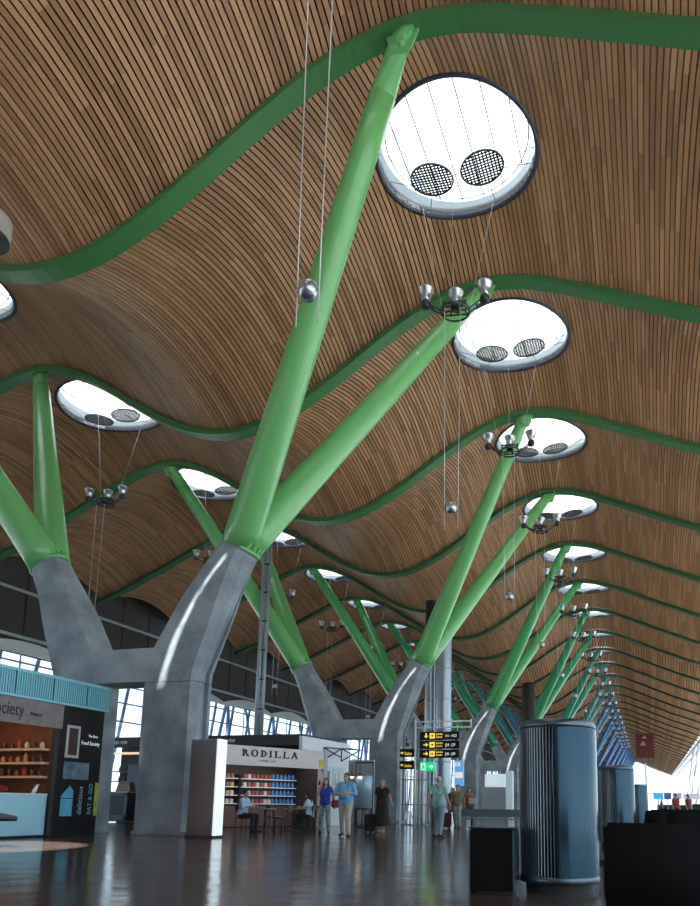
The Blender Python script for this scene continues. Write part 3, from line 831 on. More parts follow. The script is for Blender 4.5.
for zi, z in enumerate((.9, 1.22, 1.54, 1.86)):
    for i in range(25):
        x = .28 + i * .188
        if 2.15 < x < 2.42 or x > LW - .35: continue
        if x > 3.75: n = 'blue'
        elif x > 2.4: n = rg.choice(['red', 'brown', 'red', 'cream'])
        else: n = rg.choice(['cream', 'cream', 'brown', 'yellow'])
        nm = 'bottle' if n == 'blue' else 'snack_pack'
        o = bpy.data.objects.new(nm, pk_me[n]); C.objects.link(o); o.matrix_world = Mw @ Matrix.Translation((x, 1.65, z + .002))
        rown = ['lowest', 'second', 'third', 'top'][zi]
        if n == 'blue': tag(o, 'blue water bottle on the %s shelf of the sandwich shop' % rown, 'bottle', 'blue bottles on the %s shop shelf' % rown)
        else: tag(o, '%s snack pack on the %s %s shelf of the sandwich shop' % (n, rown, 'left' if x < 2.3 else 'right'), 'snack', '%s snack packs on the %s %s shelf' % (n, rown, 'left' if x < 2.3 else 'right'))
sl = bpy.data.lights.new('shop_light', 'AREA'); sl.energy = 22; sl.color = (1, .85, .72); sl.size = 4; sl.shape = 'RECTANGLE'; sl.size_y = .4
lo = bpy.data.objects.new('shop_light', sl); C.objects.link(lo); lo.parent = R; lo.location = (LW / 2, .8, 2.68)

# white partition to the right of the shop
mb = MB(); mb.prism([(27.9, 0), (30.7, 0), (30.7, 3.62), (26.0, 3.56), (26.0, 3.03), (27.9, 3.03)], 'x', -13.15, -13.0)
tag(mb.build('wall_partition', WHITE), kind='structure')
mb = MB(); mb.box(-14.6, -12.75, 33.2, 33.35, 0, 3.05); tag(mb.build('wall_back', GREYW), kind='structure')
P_ = thing('poster_board', 'white wall poster with blue print beside the sandwich shop', 'poster', (-12.99, 28.0, 0))
MB().box(0, .02, 0, .75, 1.3, 2.5).build('sheet', mat('pale_sheet', (.6, .68, .72), .5), P_)
MB().box(.02, .024, .12, .6, 1.75, 2.3).build('print', mat('blue_print', (.06, .16, .3), .5, 0, .6, 9), P_)
P_ = thing('poster_board', 'pale wall poster with thin line drawing, behind the man in the blue shirt', 'poster', (-12.99, 28.95, 0))
MB().box(0, .02, 0, 1.2, 1.1, 2.5).build('sheet', mat('pale_sheet2', (.55, .62, .65), .5), P_)
MB().box(.02, .024, .2, .26, 1.3, 2.2).box(.02, .024, .6, .64, 1.4, 2.3).box(.02, .024, .2, .64, 1.75, 1.79).build('print', mat('grey_print', (.2, .25, .28), .5), P_)
# bracket truss on the wall
mb = MB(); za, zb = 3.25, 2.72
def xy(u): return V((-12.95 + .0 * u + u * .55, 28.0 + u * 1.6, 0))
pts = [V((-13.0, 27.95, 0)), V((-12.5, 28.7, 0)), V((-12.0, 29.6, 0))]
for a_, b_ in zip(pts[:-1], pts[1:]):
    mb.tube([a_ + V((0, 0, za)), b_ + V((0, 0, za))], .03, 6); mb.tube([a_ + V((0, 0, zb)), b_ + V((0, 0, za))], .03, 6)
    mb.tube([a_ + V((0, 0, zb)), a_ + V((0, 0, za))], .03, 6); mb.tube([a_ + V((0, 0, za)), b_ + V((0, 0, zb + .15))], .03, 6)
tag(mb.build('wall_bracket', mat('dark_blue_bracket', (.04, .07, .11), .5)), 'dark blue triangular steel bracket sticking out of the white partition', 'bracket')
# pendant lamps
for i, (x, yy) in enumerate(((-11.28, 27.0), (-10.94, 27.0))):
    t = thing('pendant_lamp', '%s of two small lit pendant lamps above the blue display' % ('left' if i == 0 else 'right'), 'lamp', (x, yy, 2.0), 0, 'small pendant lamps')
    MB().lathe([(.13, 0), (.06, .08), (.02, .14), (.01, .14)], 14).build('shade', mat('lamp_red_brown', (.2, .05, .04), .4), t)
    MB().sphere((0, 0, .0), .07, 6).build('bulb', mat('bulb', (1, 1, 1), .5, emit=(1, .75, .55), estr=6), t)
    MB().tube([(0, 0, .14), (0, 0, .55)], .01, 5).build('cord', BLK, t)
Dp = thing('display_cabinet', 'tall pale blue rounded display cabinet right of the man in the blue shirt', 'cabinet', (-10.9, 27.4, 0))
MB().lathe([(.01, 0.75), (.36, .75), (.36, 2.0), (.33, 2.05), (.01, 2.05)], 24).build('drum', mat('pale_blue_glass', (.30, .48, .58), .25, .2), Dp)
mb = MB()
for a_ in range(6):
    a = a_ * PI / 3; mb.tube([(.34 * math.cos(a), .34 * math.sin(a), 0), (.34 * math.cos(a), .34 * math.sin(a), .75)], .025, 6)
mb.lathe([(.37, .7), (.37, .77), (.30, .77), (.30, .7), (.37, .7)], 20); mb.lathe([(.37, .0), (.37, .07), (.30, .07), (.30, 0), (.37, 0)], 20)
mb.build('stand', CHAR, Dp)
MB().box(-.35, .35, -.1, .1, 2.55, 2.6).box(-.4, .4, -.02, .02, 2.55, 2.6).build('lamp_bar', CHAR, Dp)
MB().box(-.39, -.36, -.02, .02, 0, 2.55).box(.36, .39, -.02, .02, 0, 2.55).build('upright', CHAR, Dp)

# ------------------------------------------------------------------ pole, twin ducts, chimneys
Po = thing('service_mast', 'slender grey double mast rising to the ceiling between the first two columns', 'mast', (-19.6, 34.0, 0))
MB().tube([(-.13, 0, 0), (-.13, 0, 16.3)], .13, 12).build('tube', STEELP, Po)
MB().tube([(.15, .05, 0), (.15, .05, 16.2)], .11, 12).build('tube', STEELP, Po)
mb = MB()
for z in np.arange(1, 16, 1.6): mb.box(-.2, .22, -.1, .14, z, z + .06)
mb.build('clamp', CHAR, Po)
def duct(name, label, x, y, r, z1, dark0):
    t = thing(name, label, 'duct', (x, y, 0), 0, 'tall ventilation ducts')
    MB().lathe([(r, 0), (r, dark0)], 28).build('pipe', mat('galvanised_duct', (.35, .40, .45), .35, .7, .05, 1), t)
    z = 1.5
    while z < dark0: MB().lathe([(r, z), (r + .025, z + .02), (r + .025, z + .06), (r, z + .08)], 28).build('joint_band', STEEL, t); z += 1.8
    MB().lathe([(r + .01, dark0), (r + .01, z1), (.01, z1)], 28).build('shaded_top', CHAR, t)  # charcoal top section paints in the shade on the upper duct
duct('ventilation_duct', 'slimmer round duct, left of the twin ducts behind the direction signs', -12.05, 40.3, .30, 12.95, 10.6)
duct('ventilation_duct', 'thicker round duct, right of the twin ducts behind the direction signs', -11.15, 40.0, .46, 12.3, 11.8)
duct('ventilation_duct', 'dark-topped round duct behind the ribbed steel cylinder', -9.3, 60, .5, 11.1, 6.9)

# ------------------------------------------------------------------ direction sign gantry
G = thing('sign_gantry', 'direction sign gantry with three dark signs and green exit sign', 'sign', (-7.95, 28, 0))
mb = MB()
for z in (4.24, 4.0): mb.tube([(-1.02, 0, z), (1.3, 0, z)], .03, 8)
for x in (-1.02, -.5, 0, .5, 1.3): mb.tube([(x, 0, 3.95), (x, 0, 4.34)], .026, 8)
mb.tube([(-1.02, 0, 0), (-1.02, 0, 4.3)], .04, 8)
for x in (-.68, .72): mb.tube([(x, .07, 2.3), (x, .07, 4.1)], .02, 6)
mb.build('frame', WSTEEL, G)
YEL = mat('sign_yellow', (.85, .6, .08), .5, emit=(1, .7, .1), estr=.5); SW = mat('sign_white', (.8, .8, .8), .5, emit=(1, 1, 1), estr=.35)
def arrow(mb, x, z, s, dirn='down'):
    if dirn == 'down': mb.box(x - .12 * s, x + .12 * s, -.075, -.06, z, z + .5 * s); mb.prism([(x - .4 * s, z), (x, z - .45 * s), (x + .4 * s, z)], 'y', -.075, -.06)
    else: mb.box(x - .5 * s, x, -.075, -.06, z - .1 * s, z + .1 * s); mb.prism([(x, z + .38 * s), (x + .45 * s, z), (x, z - .38 * s)], 'y', -.075, -.06)
for i, z in enumerate((3.50, 3.14, 2.78)):
    s = MB().bbox(-.82, .82, -.06, .06, z, z + .325, .012).build('sign_panel', DARK, G)
    m = MB(); arrow(m, -.55, z + .165, .22, 'down' if i == 0 else 'right')
    m.box(-.40, -.18, -.075, -.06, z + .05, z + .27); m.build('pictogram', YEL, s)
    m = MB(); arrow(m, -.29, z + .16, .14, 'right'); m.build('pictogram', DARK, s, Matrix.Translation((0, -.008, 0)))
    text_mesh('Salidas\nGates', .115, SW if 0 else YEL, s, (-.14, -.066, z + .19), (PI / 2, 0, 0))
    text_mesh(['H1 - H23', 'J24 - J39', 'J40 - J59'][i], .155, SW, s, (.26, -.066, z + .10), (PI / 2, 0, 0), xs=.78)
ex = MB().bbox(-.80, -.18, -.05, .05, 2.26, 2.62, .01).build('exit_sign', mat('exit_green', (.0, .35, .12), .5, emit=(0, .8, .3), estr=.5), G)
m = MB(); m.box(-.76, -.56, -.062, -.05, 2.29, 2.57); m.build('pictogram', SW, ex); m = MB(); m.box(-.42, -.32, -.062, -.05, 2.39, 2.47); m.prism([(-.33, 2.53), (-.22, 2.43), (-.33, 2.33)], 'y', -.062, -.05); m.build('arrow', SW, ex)
m = MB(); m.sphere((-.66, -.065, 2.52), .025, 6); m.prism([(-.72, 2.30), (-.68, 2.30), (-.65, 2.40), (-.61, 2.33), (-.58, 2.36), (-.62, 2.49), (-.69, 2.48), (-.73, 2.42), (-.70, 2.41)], 'y', -.068, -.06); m.build('running_figure', MATS['exit_green'], ex)
# low left double sign on tubes gate
Gt = thing('tube_screen', 'screen of vertical white tubes right of the second concrete portal', 'screen', (-10.4, 32, 0))
mb = MB()
for i in range(9): mb.tube([(-.5 + i * .15, 0, .05), (-.5 + i * .15, 0, 2.5)], .032, 8)
mb.build('tube', WSTEEL, Gt)
MB().box(-.55, .75, -.03, .03, .9, .96).box(-.55, .75, -.03, .03, 2.02, 2.08).build('rail', STEELP, Gt)
MB().box(-.55, .75, -.12, .12, 0, .06).build('base', STEELP, Gt)
Gs = thing('small_sign', 'two small stacked dark and yellow signs above the white tube screen', 'sign', (-9.6, 28.6, 0))
for i, z in enumerate((2.86, 2.36)):
    s = MB().bbox(-.12 - .1, .5, -.05, .05, z, z + .34, .01).build('sign_panel', DARK, Gs)
    m = MB(); arrow(m, -.12, z + .17, .16, 'right'); m.build('pictogram', YEL, s)
    text_mesh('Salas', .17, YEL, s, (-.01, -.056, z + .09), (PI / 2, 0, 0))
MB().box(-.2, -.16, -.02, .02, 0, 3.3).build('post', WSTEEL, Gs)
MB().box(.45, .48, -.02, .02, 0, 3.3).build('post', WSTEEL, Gs)
# blue screen beyond
M_ = thing('info_screen', 'blue and white information screen on a post behind the group of three', 'screen', (-9.3, 36.5, 0))
MB().box(-.25, .25, -.05, .05, 1.9, 3.2).build('panel', mat('blue_screen', (.05, .2, .4), .4, emit=(.15, .4, .7), estr=.5), M_)
MB().box(-.2, .2, -.06, -.05, 2.3, 2.6).box(-.2, .05, -.06, -.05, 2.9, 3.1).build('notice', SW, M_)
MB().box(-.05, .05, -.03, .03, 0, 1.9).build('post', STEELP, M_)

# ------------------------------------------------------------------ ribbed steel cylinders
def make_cyl(full=True):
    root = thing('ribbed_cylinder', 'x', 'ventilation cylinder')
    r = .395
    MB().lathe([(.01, .10), (r, .10), (r, 1.80), (.01, 1.80)], 48).build('core', mat('blue_steel_core', (.06, .08, .1), .24, .9, .05, 6), root)
    mb = MB(); n = 76 if full else 40
    for k in range(n):
        a = 2 * PI * k / n
        if full and -1.5 < a - 2 * PI < -.0: pass
        M = Matrix.Rotation(a, 4, 'Z'); mb.box(r - .002, r + .032, -.0045, .0045, .11, 1.78, 0, M)
    mb.build('fin', mat('fin_steel', (.34, .38, .42), .35, .9), root)
    mb = MB(); R2 = r + .034
    mb.lathe([(R2 - .03, 1.76), (R2, 1.765), (R2 + .004, 1.80), (R2 - .01, 1.845), (R2 - .05, 1.86), (.01, 1.86)], 48)
    RM = mat('rim_steel', (.14, .17, .2), .3, .9); mb.build('rim', RM, root)
    MB().lathe([(R2, .10), (R2 + .01, .12), (R2 + .01, .15), (R2, .17)], 48).build('rim', RM, root)
    MB().lathe([(r - .03, 0), (r - .03, .10)], 32).lathe([(.01, .1), (r - .03, .1)], 32).build('plinth', CHAR, root)
    # smooth curved door wrapping the right-front side
    mb = MB(); R3 = r + .040
    a0, a1 = math.radians(-88), math.radians(60)
    mb.lathe([(R3, .17), (R3, 1.76)], 40, a0=a0, a1=a1); mb.lathe([(R3 - .006, 1.76), (R3 - .006, .17)], 40, a0=a0, a1=a1)
    mb.build('curved_door', mat('door_steel', (.035, .068, .095), .2, .92, .04, 12), root)
    return root
cyl = make_cyl(); 
for i, (x, y, l) in enumerate([(-.97, 8.3, 'largest ribbed steel ventilation cylinder in the right foreground'), (-.73, 17.7, 'second ribbed steel cylinder, partly behind the dark seats on the right'), (-.45, 32, 'third ribbed steel cylinder, small, far behind the seats'), (-.45, 50, 'fourth ribbed steel cylinder, smallest, deep in the hall'),]):
    o = cyl if i == 0 else copy_tree(cyl); o.location = (x, y, 0); o.scale = (1, 1, 1 if i == 0 else 1.0); tag(o, l, 'ventilation cylinder', 'ribbed steel cylinders')

# ------------------------------------------------------------------ black bin in the foreground
Bn = thing('litter_bin', 'black boxy litter bin with glassy edges, left of the largest steel cylinder', 'bin', (-1.62, 7.75, 0), .05)
MB().bbox(-.225, .225, 0, .42, .02, .66, .006).build('body', mat('bin_black', (.007, .006, .006), .8, spec=.2), Bn)
mb = MB()
for x in (-.235, .235): mb.box(x - .008, x + .008, -.01, .43, .0, .655)
mb.build('side_glass', mat('glass_edge', (.10, .16, .19), .15, .2), Bn)
MB().bbox(-.245, .245, -.01, .44, .665, .68, .004).build('lid', mat('lid_dark', (.05, .06, .065), .2, .4), Bn)

# ------------------------------------------------------------------ bench / counter
Be = thing('long_bench', 'long low grey bench behind the black bin, below the third portal', 'bench', (-6.8, 27, 0), -.06)
MB().box(0, 5.2, 0, .75, .50, .78).build('seat', mat('bench_grey', (.12, .16, .19), .4), Be)
MB().box(0, 5.2, -.06, .0, .40, .46).build('rail', STEELP, Be)
for x in (.1, 1.7, 3.4, 5.0): MB().box(x, x + .08, .1, .65, 0, .5).build('leg', STEELP, Be)
Ki = thing('information_booth', 'pale grey booth with backlit white top beyond the long bench', 'booth', (-11.5, 56.0, 0))
MB().bbox(-.95, .95, 0, .3, 0, 2.35, .02).build('front_panel', GREYW, Ki)
MB().box(-.7, .9, .0, .25, 2.35, 3.35).build('backlit_panel', mat('backlit_white', (.7, .8, .85), .5, 0, .3, 1.2, emit=(.7, .85, .95), estr=.35), Ki)
MB().bbox(.95, 1.5, -.1, .5, 0, 3.6, .05).build('side_wing', mat('booth_pale', (.5, .62, .68), .5, emit=(.5, .65, .7), estr=.2), Ki)

# ------------------------------------------------------------------ seats in the right foreground
def make_seats(n):
    root = thing('seat_row', 'x', 'seats')
    SB = mat('seat_black', (.009, .008, .008), .85, spec=.2)
    for i in range(n):
        x = i * .62
        M = Matrix.Translation((x, 0, 0))
        mb = MB(); bm = bmesh.new(); bmesh.ops.create_cube(bm, size=1)
        for v in bm.verts: v.co = V((v.co.x * .60, v.co.y * .07 - (v.co.z) * .10, .56 + v.co.z * .50))
        bmesh.ops.bevel(bm, geom=bm.edges[:], offset=.025, segments=3, affect='EDGES')
        mb.bm(bm, 0, M, True); mb.build('backrest', SB, root)
        mb = MB(); mb.bbox(-.29, .29, .02, .52, .36, .43, .03, 0, M); mb.build('seat', SB, root)
    MB().box(-.3, n * .62 - .32, .18, .28, .26, .34).build('beam', CHAR, root)
    for x in (-.05, n * .62 - .58):
        MB().box(x, x + .06, .18, .28, .02, .28).box(x, x + .06, -.08, .5, 0, .03).build('leg', STEEL, root)
    for i in range(n + 1):
        x = -.31 + i * .62; MB().box(x - .02, x + .02, .02, .42, .56, .60).box(x - .02, x + .02, .38, .42, .34, .58).build('armrest', CHAR, root)
    return root
s0 = make_seats(3); s0.location = (.05, 4.3, .015); tag(s0, 'nearest row of black airport seats seen from behind, bottom right corner', 'seats', 'rows of black seats')
Pz = thing('barrier_post', 'short chrome barrier post behind the nearest black seats', 'post', (.62, 9.0, 0))
MB().lathe([(.01, 0), (.13, 0), (.12, .03), (.035, .05), (.035, .92), (.045, .93), (.045, 1.0), (.01, 1.0)], 16).build('post', mat('chrome', (.75, .8, .82), .12, 1), Pz)
s1 = make_seats(4)
spots = [(.6, 14), (.2, 19.5), (.2, 25), (.8, 32), (.4, 40), (1, 50)]
for i, (x, y) in enumerate(spots):
    o = s1 if i == 0 else copy_tree(s1); o.location = (x, y, 0)
    tag(o, '%s row of black airport seats from the camera, on the right of the hall' % ORD[i + 1], 'seats', 'rows of black seats')
# dark low desks far right and far screens
for i, (x, y, w) in enumerate(((3.6, 36, 2.4), (4.6, 55, 3.2), (2.6, 75, 3.6))):
    t = thing('gate_desk', '%s dark gate desk from the camera on the right of the hall' % ORD[i], 'desk', (x, y, 0), 0, 'gate desks')
    MB().bbox(-w / 2, w / 2, 0, .8, 0, 1.15, .03).build('body', CHAR, t); MB().bbox(-w / 2 - .05, w / 2 + .05, -.05, .85, 1.15, 1.2, .01).build('top', STEELP, t)
for i, (x, y, w, c, ec) in enumerate(((.75, 60, .75, 'bright blue', (.05, .45, .9)), (1.45, 60, .55, 'dark blue', (.05, .1, .25)), (2.15, 60, .7, 'grey', (.3, .35, .45)), (3.3, 62, 1.3, 'pale lilac', (.5, .52, .65)))):
    t = thing('hanging_screen', '%s hanging information screen far down the hall at right' % c, 'screen', (x, y, 0), 0, 'far hanging screens')
    MB().box(-w / 2, w / 2, -.06, .06, 1.55, 2.05).build('panel', mat('screen_%d' % i, tuple(v * .5 for v in ec), .4, emit=ec, estr=.5), t)
    MB().box(-.04, .04, -.03, .03, 0, 1.55).build('post', STEELP, t)
t = thing('red_banner', 'dark red hanging banner under the ceiling at the far right end', 'banner', (-.3, 150, 0))
MB().box(-1.7, 1.7, -.1, .1, 10.6, 15.4).build('cloth', mat('dark_red', (.10, .012, .012), .6), t)
MB().tube([(-1.2, 0, 15.4), (-1.2, 0, 17.4)], .05, 6).build('hanger', CHAR, t)
MB().prism([(-.9, 13.0), (-.3, 14.0), (.3, 13.0)], 'y', -.14, -.1).prism([(-.5, 14.4), (.0, 15.0), (.5, 14.4)], 'y', -.14, -.1).build('emblem', mat('pale_red', (.5, .25, .25), .6), t)
t = thing('slim_mast', 'thin white mast standing in the bright opening at the end of the hall', 'mast', (-.2, 110, 0)); 
MB().tube([(0, 0, 0), (0, 0, 7.2)], .12, 8).build('pole', WSTEEL, t); MB().box(-.9, .9, -.05, .05, 2.8, 2.95).build('crossbar', WSTEEL, t)

# dark seat corner at the left edge on the floor
t = thing('lounge_seat', 'dark blue pointed lounge seat cut by the left edge, before the pale counter', 'seat', (-12.62, 11.6, .0))
mb = MB(); rings = []
for i in range(9):
    u = i / 8; x = -1.2 + 1.9 * u; w = .42 * math.sqrt(max(.002, 1 - u ** 3)); h = .17 * (1 - u * .8) + .01; zc = .66 - .10 * u
    rings.append([V((x, w * math.cos(a), zc + h * math.sin(a))) for a in [2 * PI * k / 14 for k in range(14)]])
mb.loft(rings); mb.build('cushion', mat('navy_fabric', (.004, .005, .008), .95, spec=.1), t)
MB().tube([(-.5, 0, 0), (-.5, 0, .6)], .05, 10).lathe([(.01, 0), (.25, 0), (.24, .02), (.05, .04)], 16, (-.5, 0, 0)).build('pedestal', STEELP, t)

# ------------------------------------------------------------------ bistro tables and chairs in front of the shop
DKW = mat('dark_wood', (.035, .022, .018), .45)
def make_table():
    r = thing('bistro_table', 'x', 'table')
    MB().lathe([(.01, .72), (.36, .72), (.37, .735), (.36, .75), (.01, .75)], 24).build('tabletop', mat('table_top_grey', (.22, .22, .22), .3), r)
    MB().tube([(0, 0, .03), (0, 0, .72)], .03, 10).build('stem', CHAR, r); MB().lathe([(.01, 0), (.22, 0), (.21, .02), (.03, .04)], 18).build('base', CHAR, r)
    return r
def make_chair():
    r = thing('bistro_chair', 'x', 'chair')
    MB().bbox(-.21, .21, -.21, .21, .43, .46, .01).build('seat', DKW, r)
    for sx in (-1, 1):
        for sy in (-1, 1): MB().tube([(sx * .18, sy * .18, .43), (sx * .21, sy * .21, 0)], .016, 6).build('leg', CHAR, r)
    mb = MB(); mb.bbox(-.2, .2, .20, .23, .66, .86, .01); mb.tube([(-.18, .2, .45), (-.18, .23, .84)], .014, 6); mb.tube([(.18, .2, .45), (.18, .23, .84)], .014, 6); mb.build('backrest', DKW, r)
    return r
tb = make_table(); ch = make_chair()
TT = [(-12.0, 21.5, 'left bistro table, by the seated person nearest the steel totem'), (-11.55, 22.7, 'middle bistro table before the sandwich shop'), (-12.35, 24.2, 'right bistro table, by the seated person with long dark hair')]
CC = [(-12.65, 21.3, PI / 2, 'dark bistro chair under the seated person nearest the steel totem'), (-11.35, 21.6, -PI / 2, 'empty dark bistro chair right of the left bistro table'),
      (-12.2, 22.7, PI / 2, 'empty dark bistro chair left of the middle bistro table'), (-10.9, 22.8, -PI / 2, 'empty dark bistro chair right of the middle bistro table'),
      (-12.75, 23.5, 2.8, 'empty dark bistro chair left of the right bistro table'), (-11.7, 24.1, -PI / 2 + .1, 'dark bistro chair under the seated person with long dark hair')]
for i, (x, y, l) in enumerate(TT):
    o = tb if i == 0 else copy_tree(tb); o.location = (x, y, 0); tag(o, l, 'table', 'bistro tables')
for i, (x, y, rz, l) in enumerate(CC):
    o = ch if i == 0 else copy_tree(ch); o.location = (x, y, 0); o.rotation_euler = (0, 0, rz); tag(o, l, 'chair', 'bistro chairs')

# ------------------------------------------------------------------ people: capsules fused by a voxel remesh into one skin
def capsule(bm, a, b, ra, rb, n=12):
    a = V(a); b = V(b); d = (b - a); L = d.length
    t = d.normalized() if L > 1e-6 else V((0, 0, 1)); u = t.orthogonal().normalized(); w = t.cross(u); rings = []
    K = 4
    for i in range(K + 1): q = PI / 2 * i / K; rings.append((a - t * ra * math.cos(q), max(ra * math.sin(q), 1e-4)))
    for i in range(K + 1): q = PI / 2 * i / K; rings.append((b + t * rb * math.sin(q), max(rb * math.cos(q), 1e-4)))
    vs = [[bm.verts.new(c + (u * math.cos(2 * PI * k / n) + w * math.sin(2 * PI * k / n)) * r) for k in range(n)] for c, r in rings]
    for i in range(len(vs) - 1):
        for k in range(n): bm.faces.new((vs[i][k], vs[i][(k + 1) % n], vs[i + 1][(k + 1) % n], vs[i + 1][k]))
    bm.faces.new(vs[0][::-1]); bm.faces.new(vs[-1])
def ellips(bm, c, r):
    M = Matrix.Translation(c) @ Matrix.Diagonal((*r, 1)); bmesh.ops.create_icosphere(bm, subdivisions=3, radius=1, matrix=M)
def fuse(name, bm, m, parent, vox=.012, sm=2):
    me = bpy.data.meshes.new(name); bm.to_mesh(me); bm.free(); o = bpy.data.objects.new(name, me); C.objects.link(o)
    r = o.modifiers.new('r', 'REMESH'); r.mode = 'VOXEL'; r.voxel_size = vox; r.use_smooth_shade = True
    s = o.modifiers.new('s', 'SMOOTH'); s.iterations = sm; s.factor = .5
    dg = bpy.context.evaluated_depsgraph_get(); dg.update()
    me2 = bpy.data.meshes.new_from_object(o.evaluated_get(dg)); bpy.data.objects.remove(o); bpy.data.meshes.remove(me)
    me2.materials.clear(); me2.materials.append(m)
    q = bpy.data.objects.new(name, me2); C.objects.link(q); q.parent = parent; return q
SKIN = mat('skin', (.50, .29, .21), .55); HAIRS = {}
def person(label, loc, rz, J, shirt, trous, hair, hairm, sleeve=.5, skirt=None, scale=1., shoes=BLK, build=1., vox=.013, belly=0, cat='person'):
    """J: joint dict in metres for a 1.75 m figure that faces -y; L is +x side"""
    t = thing('person', label, cat, loc, rz); t.scale = (scale,) * 3
    def g(k): return V(J[k])
    pelvis = g('pelvis'); chest = g('chest'); neck = g('neck'); head = g('head')
    b = bmesh.new()
    up = (neck - pelvis).normalized()
    sx = V((1, 0, 0))
    # torso
    for s in (-1, 1):
        capsule(b, pelvis + sx * .07 * s * build, pelvis + up * .2 + sx * .055 * s * build, .115 * build, .10 * build)
        capsule(b, pelvis + up * .2 + sx * .055 * s, chest + sx * .075 * s, .10 * build, .105 * build)
        capsule(b, chest + sx * .075 * s, neck - up * .06 + sx * .11 * s, .105 * build, .065)
    capsule(b, pelvis, chest, .10 * build, .11 * build)
    capsule(b, neck - up * .05, head - V((0, 0, .06)), .058, .05)
    # head
    ellips(b, head + V((0, .012, .025)), (.075, .095, .10)); ellips(b, head + V((0, -.022, -.035)), (.056, .068, .075))
    capsule(b, head + V((0, -.09, .015)), head + V((0, -.105, -.018)), .010, .015, 8)
    capsule(b, head + V((-.022, -.083, -.052)), head + V((.022, -.083, -.052)), .009, .009, 8)
    for s in (-1, 1): ellips(b, head + V((s * .076, .01, .0)), (.012, .02, .03))
    for s in (-1, 1): ellips(b, head + V((s * .03, -.075, .028)), (.022, .02, .008))
    for s, n in ((1, 'L'), (-1, 'R')):
        sh = neck - up * .07 + sx * .175 * s * build; el = g('elbow' + n); wr = g('wrist' + n)
        capsule(b, sh, el, .056 * build, .040); capsule(b, el, wr, .041, .027)
        hd = (wr - el).normalized(); fw = V(J.get('fing' + n, hd)).normalized()
        side = fw.cross(V((0, 1, 0))); side = side.normalized() if side.length > .1 else V((1, 0, 0))
        nrm = side.cross(fw)
        palm = wr + fw * .05
        capsule(b, wr + side * .015, palm + side * .025, .022, .020, 8); capsule(b, wr - side * .015, palm - side * .025, .022, .020, 8)
        for k, L in enumerate((.055, .072, .078, .07)):
            p0 = palm + side * (-.033 + .022 * k) + fw * .015; p1 = p0 + fw * L * .55 + nrm * .008; p2 = p1 + fw * L * .4 + nrm * .03
            capsule(b, p0, p1, .0105, .0095, 6); capsule(b, p1, p2, .0095, .008, 6)
        capsule(b, wr + side * .03 + fw * .015, wr + side * .055 + fw * .05 + nrm * .02, .013, .011, 6); capsule(b, wr + side * .055 + fw * .05 + nrm * .02, wr + side * .05 + fw * .08 + nrm * .035, .011, .009, 6)
        hip = pelvis + sx * .095 * s * build - up * .02; kn = g('knee' + n); an = g('ankle' + n); toe = g('toe' + n)
        capsule(b, hip, kn, .088 * build, .055); capsule(b, kn, an, .056, .036); capsule(b, an - V((0, 0, .03)), toe, .038, .03, 8)
    body = fuse('body', b, SKIN, t, vox)
    # shirt
    b = bmesh.new()
    q = .017
    for s in (-1, 1):
        capsule(b, pelvis + up * .02 + sx * .07 * s * build, pelvis + up * .2 + sx * .06 * s * build, .122 * build + q, .112 * build + q)
        capsule(b, pelvis + up * .2 + sx * .06 * s, chest + sx * .075 * s, .108 * build + q, .11 * build + q)
        capsule(b, chest + sx * .075 * s, neck - up * .06 + sx * .11 * s, .107 * build + q, .068 + q)
        n = 'L' if s == 1 else 'R'
        sh = neck - up * .07 + sx * .175 * s * build; el = g('elbow' + n); wr = g('wrist' + n)
        if sleeve <= 1: capsule(b, sh, sh.lerp(el, sleeve), .058 * build + q, .048 + q)
        else:
            capsule(b, sh, el, .058 * build + q, .046 + q); capsule(b, el, el.lerp(wr, sleeve - 1), .046 + q, .034 + q)
    capsule(b, pelvis + V((0, -.02, 0)) + up * .03, chest, .125 * build, .13 * build); capsule(b, chest, neck - up * .09, .12 * build, .07)
    if belly: ellips(b, pelvis + up * .2 + V((0, -.07, 0)), (.17, .12 + belly, .17))
    fuse('shirt', b, shirt, t, vox)
    b = bmesh.new(); q = .014
    if skirt:
        z1 = skirt; n = 20; rings = []
        zs_ = [pelvis.z + .16, pelvis.z + .02, (pelvis.z + z1) / 2, z1]; rs = [(.16, .13), (.20, .17), (.23, .22), (.27, .27)]
        fx = (V(J['ankleL']) + V(J['ankleR'])) / 2
        vs = []
        for i, (z, (rx, ry)) in enumerate(zip(zs_, rs)):
            c = pelvis.lerp(fx, max(0, (pelvis.z - z)) / max(.01, pelvis.z)); vs.append([b.verts.new((c.x + rx * math.cos(2 * PI * k / n), c.y + ry * math.sin(2 * PI * k / n), z)) for k in range(n)])
        for i in range(3):
            for k in range(n): b.faces.new((vs[i][k], vs[i][(k + 1) % n], vs[i + 1][(k + 1) % n], vs[i + 1][k]))
        b.faces.new(vs[0]); b.faces.new(vs[-1][::-1])
    else:
        capsule(b, pelvis + V((0, -.01, .03)), pelvis - V((0, 0, .06)), .125 * build, .09 * build)
        for s, n in ((1, 'L'), (-1, 'R')):
            hip = pelvis + sx * .095 * s * build - up * .02; kn = g('knee' + n); an = g('ankle' + n)
            capsule(b, pelvis + up * .04, hip, .12 * build + q, .10 * build + q)
            capsule(b, hip, kn, .092 * build + q, .066 + q); capsule(b, kn, an.lerp(kn, .05), .066 + q, .052 + q)
    fuse('skirt' if skirt else 'trousers', b, trous, t, vox)
    for n in 'LR':
        b = bmesh.new(); an = g('ankle' + n); toe = g('toe' + n)
        capsule(b, an - V((0, -.03, .035)), toe + V((0, -.01, 0)), .045, .038, 10); fuse('shoe', b, shoes, t, .012)
    # hair
    b = bmesh.new()
    ellips(b, head + V((0, .028, .045)), (.086, .098, .095))
